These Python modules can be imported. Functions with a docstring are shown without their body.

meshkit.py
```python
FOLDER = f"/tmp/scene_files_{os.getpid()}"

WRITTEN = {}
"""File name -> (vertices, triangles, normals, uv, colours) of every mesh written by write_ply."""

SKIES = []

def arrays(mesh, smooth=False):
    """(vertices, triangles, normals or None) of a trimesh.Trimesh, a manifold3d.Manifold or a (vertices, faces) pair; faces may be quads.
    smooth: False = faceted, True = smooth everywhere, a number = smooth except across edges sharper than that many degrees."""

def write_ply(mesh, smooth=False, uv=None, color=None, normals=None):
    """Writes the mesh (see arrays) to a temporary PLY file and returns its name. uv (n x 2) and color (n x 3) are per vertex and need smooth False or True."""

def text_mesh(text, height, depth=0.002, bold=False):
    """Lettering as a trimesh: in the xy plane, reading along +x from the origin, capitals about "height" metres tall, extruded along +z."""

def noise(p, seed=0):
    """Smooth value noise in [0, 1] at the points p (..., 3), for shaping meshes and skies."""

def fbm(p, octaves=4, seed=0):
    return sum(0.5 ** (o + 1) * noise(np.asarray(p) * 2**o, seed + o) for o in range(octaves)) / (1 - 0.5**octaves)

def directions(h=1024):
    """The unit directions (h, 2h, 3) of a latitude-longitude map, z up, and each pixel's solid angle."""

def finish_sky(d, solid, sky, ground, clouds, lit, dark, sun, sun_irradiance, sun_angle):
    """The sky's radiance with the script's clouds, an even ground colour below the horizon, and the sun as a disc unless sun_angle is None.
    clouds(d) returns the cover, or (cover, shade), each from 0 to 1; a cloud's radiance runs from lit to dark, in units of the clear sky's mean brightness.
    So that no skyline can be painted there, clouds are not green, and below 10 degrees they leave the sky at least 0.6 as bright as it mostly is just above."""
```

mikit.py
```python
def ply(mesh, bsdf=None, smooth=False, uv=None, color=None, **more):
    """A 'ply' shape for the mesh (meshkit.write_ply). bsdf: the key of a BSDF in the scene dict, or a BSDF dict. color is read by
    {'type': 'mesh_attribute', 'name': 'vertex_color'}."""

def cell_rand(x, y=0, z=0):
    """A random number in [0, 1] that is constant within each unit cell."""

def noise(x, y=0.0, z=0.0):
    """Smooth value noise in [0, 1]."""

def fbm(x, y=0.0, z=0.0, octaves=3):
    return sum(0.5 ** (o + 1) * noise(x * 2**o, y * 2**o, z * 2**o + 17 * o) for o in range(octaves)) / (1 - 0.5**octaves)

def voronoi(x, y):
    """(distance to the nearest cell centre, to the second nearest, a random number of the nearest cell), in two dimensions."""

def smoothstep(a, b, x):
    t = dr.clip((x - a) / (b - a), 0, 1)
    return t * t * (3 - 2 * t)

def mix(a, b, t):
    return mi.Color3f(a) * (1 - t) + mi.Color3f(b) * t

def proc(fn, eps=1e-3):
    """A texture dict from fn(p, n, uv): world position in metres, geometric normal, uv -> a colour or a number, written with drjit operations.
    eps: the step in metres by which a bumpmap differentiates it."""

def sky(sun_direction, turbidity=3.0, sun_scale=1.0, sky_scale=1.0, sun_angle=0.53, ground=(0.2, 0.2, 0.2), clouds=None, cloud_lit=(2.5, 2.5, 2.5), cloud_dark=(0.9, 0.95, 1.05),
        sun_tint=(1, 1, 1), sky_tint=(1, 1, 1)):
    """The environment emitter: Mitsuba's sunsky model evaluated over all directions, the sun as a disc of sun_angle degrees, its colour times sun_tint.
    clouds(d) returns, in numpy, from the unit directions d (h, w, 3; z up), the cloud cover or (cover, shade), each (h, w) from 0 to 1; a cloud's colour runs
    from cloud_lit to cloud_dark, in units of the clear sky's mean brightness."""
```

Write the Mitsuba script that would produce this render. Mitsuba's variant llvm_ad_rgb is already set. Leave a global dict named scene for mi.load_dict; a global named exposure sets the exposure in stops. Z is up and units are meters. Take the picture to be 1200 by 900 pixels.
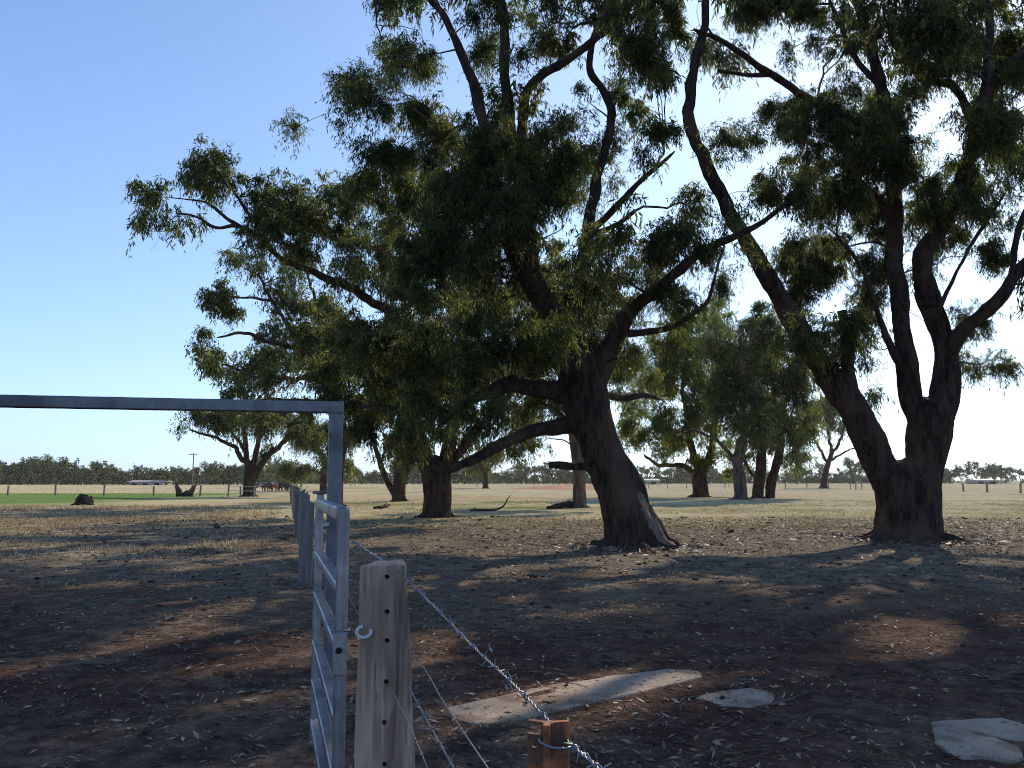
import math, random, numpy as np, trimesh, mitsuba as mi, mikit, meshkit, manifold3d
import drjit as dr
from manifold3d import Manifold
from mikit import fbm, noise, smoothstep, mix, voronoi, cell_rand
T = mi.ScalarTransform4f
scene, labels = {}, {}

# ------------------------------------------------------------------ camera, light
F_PX, EYE, PITCH = 1000.0, 1.6, math.radians(6.475)
CP, SP = math.cos(PITCH), math.sin(PITCH)
scene['camera'] = {'type': 'perspective', 'fov_axis': 'x', 'fov': 2*math.degrees(math.atan(600/F_PX)),
                   'near_clip': 0.05, 'far_clip': 9000.0,
                   'to_world': T().look_at(origin=[0, 0, EYE], target=[0, CP, EYE+SP], up=[0, 0, 1])}
SUN_AZ, SUN_EL = math.radians(30), math.radians(36)     # to the right of the view direction, behind the trees
SUN = (math.sin(SUN_AZ)*math.cos(SUN_EL), math.cos(SUN_AZ)*math.cos(SUN_EL), math.sin(SUN_EL))
scene['sky'] = mikit.sky(SUN, turbidity=3.0, sky_scale=1.3, sky_tint=(0.97, 1.04, 1.22), sun_tint=(0.94, 1.0, 1.09))
exposure = 2.0

# ------------------------------------------------------------------ helpers
rng = np.random.default_rng(7)

def at(px, py, D):
    """World point at ground distance D (along +y) that the photograph (1200 x 900) shows at px, py."""
    u, v = (px-600)/F_PX, (450-py)/F_PX
    t = D/(CP - v*SP)
    return np.array([u*t, D, EYE + t*(SP + v*CP)])

def gz(x, y):
    """Height of the ground."""
    p = np.stack(np.broadcast_arrays(np.asarray(x, float), np.asarray(y, float), 0.0), -1)
    d = np.hypot(p[..., 0], p[..., 1])
    a = 0.12*(meshkit.fbm(p*0.11, 3, 5)-0.5)*np.clip(d/14, 0, 1)
    b = 0.05*(meshkit.fbm(p*0.9, 3, 9)-0.5)
    return a+b

def gp(px, py):
    """Ground point that the photograph shows at px, py."""
    u, v = (px-600)/F_PX, (450-py)/F_PX
    z = 0.0
    for _ in range(4):
        t = (z-EYE)/(SP+v*CP)
        x, y = u*t, t*(CP-v*SP)
        z = float(gz(x, y))
    return np.array([x, y, z])

used = {}
def numbered(name):
    n = used.get(name, 0)
    used[name] = n+1
    return name if n == 0 else f'{name}_{n:03d}'

def thing(name, label, cat, group=None):
    k = numbered(name)
    labels[k] = {'label': label, 'category': cat}
    if group: labels[k]['group'] = group
    return k

def put(name, mesh, bsdf, parent=None, smooth=False, **kw):
    k = numbered((parent+'__' if parent else '')+name)
    scene[k] = mikit.ply(mesh, bsdf, smooth=smooth, **kw)
    return k

def stuff(k, label=None, cat=None):
    labels[k] = {'kind': 'stuff'}
    if label: labels[k].update(label=label, category=cat)

def unit(v):
    v = np.asarray(v, float)
    return v/np.maximum(np.linalg.norm(v, axis=-1, keepdims=True), 1e-9)

def spline(P, n):
    """Catmull-Rom through the rows of P (any columns), n samples."""
    P = np.asarray(P, float)
    if len(P) == 2:
        P = np.vstack([P[0], P.mean(0), P[1]])
    Q = np.vstack([2*P[0]-P[1], P, 2*P[-1]-P[-2]])
    s = np.concatenate([[0], np.cumsum(np.linalg.norm(np.diff(P[:, :3], axis=0), axis=1)+1e-6)])
    u = np.linspace(0, s[-1], n)
    i = np.clip(np.searchsorted(s, u, 'right')-1, 0, len(P)-2)
    t = ((u-s[i])/(s[i+1]-s[i]))[:, None]
    a, b, c, d = Q[i], Q[i+1], Q[i+2], Q[i+3]
    return 0.5*(2*b+(c-a)*t+(2*a-5*b+4*c-d)*t*t+(3*b-a-3*c+d)*t**3)

def tube(p, r, sides=8, cap=True):
    p, r = np.asarray(p, float), np.broadcast_to(r, (len(p),)).astype(float)
    t = unit(np.gradient(p, axis=0))
    a = np.zeros_like(p)
    ref = np.array([1.0, 0, 0]) if abs(t[0, 0]) < 0.8 else np.array([0, 0, 1.0])
    for i in range(len(p)):                 # parallel transport
        ref = ref - t[i]*(ref@t[i]); ref /= np.linalg.norm(ref)+1e-12
        a[i] = ref
    b = np.cross(t, a)
    ang = np.arange(sides)*2*np.pi/sides
    v = p[:, None]+r[:, None, None]*(np.cos(ang)[None, :, None]*a[:, None]+np.sin(ang)[None, :, None]*b[:, None])
    i, j = np.meshgrid(np.arange(len(p)-1), np.arange(sides), indexing='ij')
    q = np.stack([i*sides+j, i*sides+(j+1) % sides, (i+1)*sides+(j+1) % sides, (i+1)*sides+j], -1).reshape(-1, 4)
    f = np.vstack([q[:, [0, 1, 2]], q[:, [0, 2, 3]]])
    v = v.reshape(-1, 3)
    if cap:
        n = len(v)
        v = np.vstack([v, p[0], p[-1]])
        k = np.arange(sides); e = (len(p)-1)*sides
        f = np.vstack([f, np.stack([(k+1) % sides, k, k*0+n], 1), np.stack([e+k, e+(k+1) % sides, k*0+n+1], 1)])
    return v, f

def join(parts):
    V, Fc, o = [], [], 0
    for m in parts:
        v, f = (m.vertices, m.faces) if hasattr(m, 'vertices') else m
        V.append(np.asarray(v)); Fc.append(np.asarray(f)+o); o += len(v)
    return np.vstack(V), np.vstack(Fc)

def mtri(m):
    g = m.to_mesh()
    return np.array(g.vert_properties[:, :3], float), np.array(g.tri_verts, int)

def frame(p, ex, ey, ez):
    m = np.eye(4); m[:3, 0], m[:3, 1], m[:3, 2], m[:3, 3] = ex, ey, ez, p
    return m

def rbox(sx, sy, sz, r=0.004, seg=8):
    """Box centred at the origin with rounded edges, as a Manifold."""
    s = Manifold.sphere(r, seg)
    c = [s.translate((a*(sx/2-r), b*(sy/2-r), c*(sz/2-r))) for a in (-1, 1) for b in (-1, 1) for c in (-1, 1)]
    return Manifold.batch_hull(c)

def beam(a, b, w, h, r=0.004, up=(0, 0, 1)):
    """Rounded bar from a to b, w wide sideways and h high."""
    a, b = np.asarray(a, float), np.asarray(b, float)
    ex = unit(b-a); ez = np.asarray(up, float)
    if abs(ex@ez) > 0.95: ez = np.array([0, 1.0, 0])
    ey = unit(np.cross(ez, ex)); ez = np.cross(ex, ey)
    v, f = mtri(rbox(np.linalg.norm(b-a), w, h, r))
    return v@np.stack([ex, ey, ez])+(a+b)/2, f

def chain(balls, seg=14):
    """Union of the hulls of successive balls (x, y, z, r)."""
    s = [Manifold.sphere(b[3], seg).translate(tuple(b[:3])) for b in balls]
    return Manifold.batch_boolean([Manifold.batch_hull([s[i], s[i+1]]) for i in range(len(s)-1)], manifold3d.OpType.Add)

def smoothed(m, edge, it=12):
    m = m.refine_to_length(edge)
    v, f = mtri(m)
    t = trimesh.Trimesh(v, f, process=True)
    trimesh.smoothing.filter_taubin(t, iterations=it)
    return np.array(t.vertices), np.array(t.faces)

def normals(v, f):
    n = np.zeros_like(v); fn = np.cross(v[f[:, 1]]-v[f[:, 0]], v[f[:, 2]]-v[f[:, 0]])
    for k in range(3): np.add.at(n, f[:, k], fn)
    return unit(n)

# ------------------------------------------------------------------ materials
def diffuse_like(color, rough=0.85, spec=0.25, **kw):
    return {'type': 'twosided', 'bsdf': {'type': 'principled', 'base_color': color, 'roughness': rough, 'specular': spec, **kw}}
def rgb(*c): return {'type': 'rgb', 'value': list(c)}
VC = {'type': 'mesh_attribute', 'name': 'vertex_color'}
def bumped(b, fn, scale, eps=0.004):
    inner = b['bsdf'] if b['type'] == 'twosided' else b
    return {'type': 'twosided', 'bsdf': {'type': 'bumpmap', 'arbitrary': mikit.proc(fn, eps=eps), 'scale': scale, 'bsdf': inner}}

def ground_col(p, n, uv):
    x, y = p.x, p.y
    big = fbm(x*0.12+31, y*0.12, 0, 4)
    mid = fbm(x*0.7, y*0.7, 3, 4)
    fine = fbm(x*7, y*7, 5, 3)
    grit = noise(x*42, y*42, 1)
    soil = mix((0.052, 0.027, 0.0175), (0.102, 0.052, 0.032), mid)
    litter = mix((0.038, 0.024, 0.017), (0.125, 0.082, 0.053), fine)
    near = mix(soil, litter, smoothstep(0.40, 0.62, mid*0.6+big*0.4))
    near = near*(0.5+1.0*fine*(0.6+0.8*grit))
    straw = mix((0.35, 0.28, 0.148), (0.53, 0.44, 0.255), fbm(x*0.3, y*0.08, 9, 4))
    green = mix((0.15, 0.165, 0.055), (0.27, 0.25, 0.10), mid)
    far = mix(green, straw, smoothstep(0.36, 0.60, big*0.7+0.3*fbm(x*0.05, y*0.05, 2, 3)+smoothstep(44, 95, y)*0.18))
    far = far*(0.75+0.5*fine)
    near = mix(near, (mix((0.05, 0.038, 0.027), (0.27, 0.208, 0.138), fbm(x*3.5, y*2.2, 8, 4))*(0.6+0.8*grit)), 0.85*smoothstep(8, 17, y+5*(mid-0.5)))
    d = y+11*(big-0.5)+5*(mid-0.5)
    c = mix(near, far, smoothstep(26, 43, d))
    # dry, thin grass on the left of the fence, then the watered green strip
    left = smoothstep(0.0, 3.0, -0.26*y-x-1.0)
    dry = mix((0.10, 0.07, 0.048), (0.34, 0.265, 0.16), smoothstep(0.30, 0.65, mid*0.5+fine*0.5))
    lc = mix(near, dry*(0.7+0.6*fine), smoothstep(14, 27, d)*smoothstep(0.30, 0.55, fbm(x*0.25, y*0.5, 4, 3)+0.012*(y-20)))
    lush = mix((0.085, 0.155, 0.035), (0.165, 0.235, 0.06), mid)*(0.8+0.4*fine)
    g = smoothstep(54, 60, y+2*(mid-0.5))*(1-smoothstep(106, 116, y+4*(mid-0.5)))*smoothstep(0.0, 14.0, -x-24+10*(big-0.5))
    lc = mix(lc, straw*(0.8+0.4*fine), smoothstep(48, 62, d))
    lc = mix(lc, lush, g)
    c = mix(c, lc, left)
    # bare red earth showing through the far pasture
    red = smoothstep(0.62, 0.75, fbm(x*0.09+7, y*0.05, 6, 3))*smoothstep(30, 60, y)
    return mix(c, mi.Color3f(0.40, 0.25, 0.15), 0.35*red*(1-left))

def ground_bump(p, n, uv):
    return fbm(p.x*6, p.y*6, 0, 3)*0.6+fbm(p.x*22, p.y*22, 4, 3)*0.4
scene['m_ground'] = bumped(diffuse_like(mikit.proc(ground_col), 0.95, 0.1), ground_bump, 0.09, eps=0.01)

def bark_col(p, n, uv):
    a = fbm(p.x*9, p.y*9, p.z*1.6, 4)
    b = fbm(p.x*1.2, p.y*1.2, p.z*0.7, 3)
    f = fbm(p.x*30, p.y*30, p.z*4.5, 3)
    c = mix((0.013, 0.0095, 0.007), (0.085, 0.056, 0.040), smoothstep(0.25, 0.75, a*0.55+f*0.45))
    return mix(c, mi.Color3f(0.15, 0.085, 0.055), 0.5*smoothstep(0.5, 0.75, b))
def bark_bump(p, n, uv):
    return fbm(p.x*11, p.y*11, p.z*1.8, 3)*0.6+fbm(p.x*34, p.y*34, p.z*5, 3)*0.4
scene['m_bark'] = bumped(diffuse_like(mikit.proc(bark_col), 0.9, 0.15), bark_bump, 0.13, eps=0.006)
def pale_col(p, n, uv):
    a = fbm(p.x*6, p.y*6, p.z*1.2, 4)
    return mix((0.055, 0.042, 0.035), (0.14, 0.105, 0.085), smoothstep(0.3, 0.7, a))
scene['m_palebark'] = diffuse_like(mikit.proc(pale_col), 0.85, 0.2)
scene['m_barescar'] = diffuse_like(mikit.proc(lambda p, n, uv: mix((0.07, 0.05, 0.04), (0.25, 0.19, 0.15), fbm(p.x*16, p.y*16, p.z*3, 4))), 0.9, 0.1)
scene['m_twig'] = diffuse_like(rgb(0.055, 0.040, 0.032), 0.8)
scene['m_leaf'] = {'type': 'principledthin', 'base_color': VC, 'roughness': 0.42, 'spec_trans': 0.0, 'diff_trans': 1.45, 'eta': 1.45}
scene['m_leaf_far'] = {'type': 'principledthin', 'base_color': VC, 'roughness': 0.6, 'spec_trans': 0.0, 'diff_trans': 0.5, 'eta': 1.3}
scene['m_grass'] = {'type': 'principledthin', 'base_color': VC, 'roughness': 0.7, 'spec_trans': 0.0, 'diff_trans': 0.6, 'eta': 1.4}
scene['m_litter'] = diffuse_like(VC, 0.6, 0.4)

def steel_col(p, n, uv):
    a = fbm(p.x*40, p.y*40, p.z*25, 3); s = fbm(p.x*170, p.y*170, p.z*14, 2)
    return mix((0.21, 0.215, 0.225), (0.44, 0.445, 0.455), 0.5*a+0.5*s)*(1-0.35*smoothstep(0.5, 0.7, fbm(p.x*5, p.y*5, p.z*5, 3)))
def steel_rough(p, n, uv):
    return 0.30+0.25*fbm(p.x*14, p.y*14, p.z*14, 3)
scene['m_steel'] = {'type': 'twosided', 'bsdf': {'type': 'principled', 'base_color': mikit.proc(steel_col), 'roughness': mikit.proc(steel_rough), 'metallic': 0.85, 'specular': 0.5}}
scene['m_steel_dull'] = {'type': 'twosided', 'bsdf': {'type': 'principled', 'base_color': mikit.proc(lambda p, n, uv: steel_col(p, n, uv)*0.55), 'roughness': 0.5, 'metallic': 0.6, 'specular': 0.5}}
scene['m_wire'] = {'type': 'twosided', 'bsdf': {'type': 'principled', 'base_color': rgb(0.25, 0.26, 0.275), 'roughness': 0.5, 'metallic': 0.75}}
scene['m_zinc'] = diffuse_like(rgb(0.55, 0.54, 0.51), 0.5, 0.5)
scene['m_dark'] = diffuse_like(rgb(0.02, 0.018, 0.016), 0.8)

def wood_col(p, n, uv):
    g = fbm(p.x*150, p.y*150, p.z*7, 4)
    b = fbm(p.x*18, p.y*18, p.z*2.2, 4)
    c = mix((0.215, 0.146, 0.10), (0.53, 0.375, 0.265), smoothstep(0.25, 0.75, g*0.5+b*0.5))
    c = mix(c, mi.Color3f(0.15, 0.105, 0.08), 0.4*smoothstep(0.5, 0.7, fbm(p.x*9+4, p.y*9, p.z*4, 3)))
    crack = smoothstep(0.62, 0.74, fbm(p.x*110+5, p.y*110, p.z*7, 3))
    knot = smoothstep(0.66, 0.74, fbm(p.x*34, p.y*34, p.z*11+3, 3))
    return c*(1-0.28*crack)*(1-0.35*knot)
def wood_bump(p, n, uv):
    return fbm(p.x*150, p.y*150, p.z*7, 3)-0.6*smoothstep(0.62, 0.74, fbm(p.x*110+5, p.y*110, p.z*7, 3))
scene['m_wood'] = bumped(diffuse_like(mikit.proc(wood_col), 0.88, 0.15), wood_bump, 0.006, eps=0.001)
def oldwood_col(p, n, uv):
    g = fbm(p.x*30, p.y*30, p.z*2, 3)
    return mix((0.10, 0.085, 0.075), (0.27, 0.235, 0.205), g)
scene['m_oldwood'] = diffuse_like(mikit.proc(oldwood_col), 0.9, 0.15)
def rust_col(p, n, uv):
    a = fbm(p.x*60, p.y*60, p.z*22, 4); b = fbm(p.x*160, p.y*160, p.z*160, 2)
    return mix(mix((0.10, 0.045, 0.026), (0.38, 0.145, 0.058), smoothstep(0.3, 0.7, a)), mi.Color3f(0.09, 0.055, 0.04), 0.8*smoothstep(0.52, 0.66, fbm(p.x*45+8, p.y*45, p.z*30, 4)))*(0.7+0.6*b)
scene['m_rust'] = bumped(diffuse_like(mikit.proc(rust_col), 0.8, 0.3), lambda p, n, uv: fbm(p.x*150, p.y*150, p.z*150, 2), 0.002, eps=0.0008)
def conc_col(p, n, uv):
    a = fbm(p.x*5, p.y*5, 0, 4); b = noise(p.x*120, p.y*120, 2)
    c = mix((0.21, 0.158, 0.112), (0.37, 0.29, 0.21), a)*(0.75+0.5*b)
    d = smoothstep(0.50, 0.66, fbm(p.x*3.2+3, p.y*3.2, 7, 5))
    return mix(c, mi.Color3f(0.15, 0.092, 0.06), 0.75*d)
scene['m_concrete'] = bumped(diffuse_like(mikit.proc(conc_col), 0.9, 0.15), lambda p, n, uv: fbm(p.x*70, p.y*70, 0, 3), 0.004, eps=0.002)
def char_col(p, n, uv):
    return mix((0.014, 0.011, 0.009), (0.055, 0.040, 0.030), fbm(p.x*5, p.y*5, p.z*2, 4))
scene['m_char'] = diffuse_like(mikit.proc(char_col), 0.9, 0.1)
scene['m_redearth'] = diffuse_like(mikit.proc(lambda p, n, uv: mix((0.28, 0.14, 0.08), (0.46, 0.26, 0.16), fbm(p.x*0.4, p.y*0.4, p.z*2, 4))), 0.95, 0.1)
scene['m_stump'] = diffuse_like(mikit.proc(lambda p, n, uv: mix((0.03, 0.022, 0.018), (0.17, 0.14, 0.12), fbm(p.x*5, p.y*5, p.z*1.5, 4)*smoothstep(0.1, 0.9, p.z))), 0.9, 0.1)
scene['m_dung'] = diffuse_like(rgb(0.05, 0.036, 0.026), 0.95, 0.1)
scene['m_roof'] = diffuse_like(rgb(0.42, 0.41, 0.40), 0.7)
scene['m_wall'] = diffuse_like(rgb(0.34, 0.28, 0.25), 0.8)
scene['m_rustroof'] = diffuse_like(rgb(0.32, 0.16, 0.11), 0.7)

# ------------------------------------------------------------------ ground: one sheet to the horizon
def axis(n, a, far, mid):
    t = np.linspace(-1, 1, n)
    return mid+a*np.sinh(t*np.arcsinh(far/a))
gx, gy = axis(310, 2.6, 4500, 0), axis(330, 2.6, 4500, 6.0)
X, Y = np.meshgrid(gx, gy)
Z = gz(X, Y)
i, j = np.meshgrid(np.arange(len(gy)-1), np.arange(len(gx)-1), indexing='ij')
o = i*len(gx)+j
quads = np.stack([o, o+1, o+1+len(gx), o+len(gx)], -1).reshape(-1, 4)
gv = np.stack([X, Y, Z], -1).reshape(-1, 3)
gf = np.vstack([quads[:, [0, 1, 2]], quads[:, [0, 2, 3]]])
put('ground', (gv, gf), 'm_ground', smooth=True)
labels['ground'] = {'kind': 'structure', 'label': 'bare red brown earth under the trees running out to dry pasture', 'category': 'ground'}

# ------------------------------------------------------------------ trees
LEAF_TONES = 1.12*np.array([[0.050, 0.074, 0.030], [0.072, 0.098, 0.034], [0.10, 0.122, 0.042], [0.06, 0.085, 0.048], [0.13, 0.138, 0.045], [0.17, 0.18, 0.045]])

def leaf_mesh(base, axis, size, width, tones, r):
    """One folded lance-shaped leaf (two triangles) per row."""
    n = len(base)
    side = unit(np.cross(axis, unit(r.normal(size=(n, 3)))))
    nrm = np.cross(axis, side)
    L, W = size[:, None], width[:, None]
    tip = base+axis*L+nrm*L*0.08*r.normal(size=(n, 1))
    m = base+axis*L*0.42
    v = np.stack([base, m+side*W/2+nrm*W*0.22, tip, m-side*W/2+nrm*W*0.22], 1).reshape(-1, 3)
    k = np.arange(n)[:, None]*4
    f = np.vstack([k+[0, 1, 2], k+[0, 2, 3]])
    c = np.repeat(tones, 4, axis=0)
    return v, f, c

def foliage(centres, radii, leaves, leaf_len, r, droop=0.7, tones=LEAF_TONES, tint=None, aspect=0.19, sprig_leaves=13, scale=None):
    """Sprigs that spring from each centre, arch over and hang; leaves along them."""
    centres, radii, leaves = np.asarray(centres), np.asarray(radii), np.asarray(leaves)
    ns = np.maximum(1, (leaves/sprig_leaves).astype(int))
    ci = np.repeat(np.arange(len(centres)), ns)
    n = len(ci); R = radii[ci][:, None]
    d = unit(r.normal(size=(n, 3))+[0, 0, 0.25])
    s0 = centres[ci]+d*R*r.uniform(0, 0.55, (n, 1))
    Ls = R*r.uniform(0.4, 0.8, (n, 1))
    k = sprig_leaves
    si = np.repeat(np.arange(n), k)
    t = r.uniform(0.1, 1, (n*k, 1))
    g = np.array([0, 0, -1.0])
    pos = s0[si]+d[si]*Ls[si]*t+g*Ls[si]*0.75*t*t+r.normal(size=(n*k, 3))*leaf_len*0.25
    ax = unit(d[si]*0.5*(1-droop)+g*droop*(0.6+0.6*t)+r.normal(size=(n*k, 3))*0.36)
    size = leaf_len*r.uniform(0.65, 1.3, n*k)
    if scale is not None: size = size*np.asarray(scale)[ci][si]
    sp = r.integers(0, len(tones), n)
    col = tones[sp][si]*r.uniform(0.75, 1.25, (n*k, 1))*(r.uniform(0.8, 1.25, (len(centres), 1))[ci][si])
    if tint is not None: col = col*tint
    return leaf_mesh(pos, ax, size, size*aspect, np.clip(col, 0, 1), r)

GAPS = []
def sun_gap(px, py, r):
    """An opening in the crowns: the line from a ground point towards the sun."""
    GAPS.append((gp(px, py), r))
for q in [(560, 834), (600, 826), (640, 820), (680, 812), (720, 806), (760, 800), (640, 835), (700, 830), (740, 790)]: sun_gap(*q, 0.42)
for q in [(1050, 742), (1075, 750)]: sun_gap(*q, 0.6)
for q in [(215, 722), (250, 717), (625, 665), (590, 668), (880, 690), (970, 705)]: sun_gap(*q, 0.4)
def gap_open(p, rad):
    d = np.array(SUN)
    for g, r in GAPS:
        w = p-g
        if np.linalg.norm(w-d*(w@d)) < r+rad: return True
    return False

class Tree:
    def __init__(s, name, label, D, seed, group=None, bark='m_bark', leaf=0.138, aspect=0.185):
        s.leaf, s.aspect, s.front, s.back = leaf, aspect, 1.0, 1.0
        s.D, s.k, s.bark = D, D/F_PX, bark
        s.r = np.random.default_rng(seed); s.seed = seed
        s.key = thing(name, label, 'tree', group)
        s.np_, s.nr = np.zeros((0, 3)), np.zeros(0)
        s.twigs, s.cc, s.cr, s.cn, s.cs = [], [], [], [], []
    def pts(s, rows):
        out = []
        for q in rows:
            px, py, w = q[:3]; dd = q[3] if len(q) > 3 else 0.0
            p = at(px, py, s.D+dd)
            out.append([*p, w/2*(s.D+dd)/F_PX])
        return np.array(out)
    def nodes(s, p, r):
        s.np_ = np.vstack([s.np_, p]); s.nr = np.concatenate([s.nr, r])
    def trunk(s, chains, edge=0.12, rough=0.06, flare=None):
        """Trunk and stems that grow together: one smooth mesh. The first point of the first chain stands on the ground."""
        ms = []
        for rows in chains:
            P = s.pts(rows)
            n = max(4, int(np.linalg.norm(np.diff(P[:, :3], axis=0), axis=1).sum()/0.35))
            S = spline(P, n); S[:, 3] = np.maximum(S[:, 3], 0.01)
            s.nodes(S[:, :3], S[:, 3])
            ms.append(chain(S))
        b = s.pts(chains[0])[0]
        g = float(gz(b[0], b[1]))
        rad = b[3]
        for k in range(flare or 0):           # roots
            a = 2*np.pi*(k+s.r.uniform(-0.3, 0.3))/flare
            e = rad*s.r.uniform(1.15, 1.75)
            ms.append(chain([[b[0]+math.cos(a)*rad*0.45, b[1]+math.sin(a)*rad*0.45, g+rad*0.75, rad*0.30],
                             [b[0]+math.cos(a)*rad*0.8, b[1]+math.sin(a)*rad*0.8, g+rad*0.16, rad*0.19],
                             [b[0]+math.cos(a)*e, b[1]+math.sin(a)*e, g-rad*0.06, rad*0.10]]))
        v, f = smoothed(Manifold.batch_boolean(ms, manifold3d.OpType.Add), edge)
        n = normals(v, f)
        q = v*np.array([3.4, 3.4, 0.55])/max(rad, 0.3)*0.8
        amp = rough*min(rad, 0.8)
        v = v+n*((meshkit.fbm(q, 4, s.seed)-0.5)*2*amp*2.2+(meshkit.fbm(v*[1.1, 1.1, 0.8], 3, s.seed+3)-0.5)*amp*2.5)[:, None]
        put('trunk', (v, f), s.bark, s.key, smooth=True)
        s.tm = (v, f, n)
    def limb(s, rows, sides=16, wig=0.35, name='limb', stub=False):
        P = s.pts(rows)
        L = np.linalg.norm(np.diff(P[:, :3], axis=0), axis=1).sum()
        n = max(6, int(L/max(0.14, P[:, 3].mean()*0.9)))
        S = spline(P, n)
        S[:, 3] = np.maximum(S[:, 3], 0.006)
        w = (np.stack([meshkit.fbm(S[:, :3]*0.9+100*k, 3, s.seed+k) for k in range(3)], -1)-0.5)*wig
        e = np.clip(np.arange(n)/4, 0, 1)[:, None]
        S[:, :3] += w*e*np.minimum(1, 0.25+4*S[:, 3:4])
        S[:, 3] *= 1+0.35*(meshkit.fbm(S[:, :3]*2.2, 2, s.seed+9)-0.5)
        if not stub: S[-1, 3] *= 0.5
        s.nodes(S[2:, :3], S[2:, 3])
        v, f = tube(S[:, :3], S[:, 3], sides)
        nn = normals(v, f)
        v = v+nn*((meshkit.fbm(v*[7, 7, 3], 2, s.seed)-0.5)*0.5*np.append(np.repeat(S[:, 3], sides), [0, 0]))[:, None]
        put(name, (v, f), s.bark, s.key, smooth=True)
    def branch(s, C, minr=0.02, rmax=0.05, sides=5, keep=True):
        """A branch from the nearest suitable place on the skeleton to C."""
        d = C-s.np_
        L = np.linalg.norm(d, axis=1)
        cost = L*(1+0.6*np.clip(-d[:, 2]/np.maximum(L, .01), 0, 1))+np.where(s.nr < minr, 4, 0)
        k = int(np.argmin(cost)); a = s.np_[k]; L = L[k]
        if L < 0.1: return
        n = max(4, min(14, int(L/0.25)+2)); t = np.linspace(0, 1, n)[:, None]
        arch = np.array([0, 0, 1.0])*L*s.r.uniform(0.05, 0.22)+s.r.normal(size=3)*L*0.09
        p = a+(C-a)*t+arch*(4*t*(1-t))*0.8
        p += (np.stack([meshkit.fbm(p*1.7+50*q, 2, s.seed+q) for q in range(3)], -1)-0.5)*0.35*min(L, 1.2)*np.sqrt(t*(1-t)*4)
        r0 = min(s.nr[k]*0.75, rmax, 0.010+0.013*L); r1 = max(0.005, r0*0.35)
        rr = r0+(r1-r0)*t[:, 0]
        s.twigs.append(tube(p, rr, sides, cap=False))
        if keep: s.nodes(p[1:], rr[1:])
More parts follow.
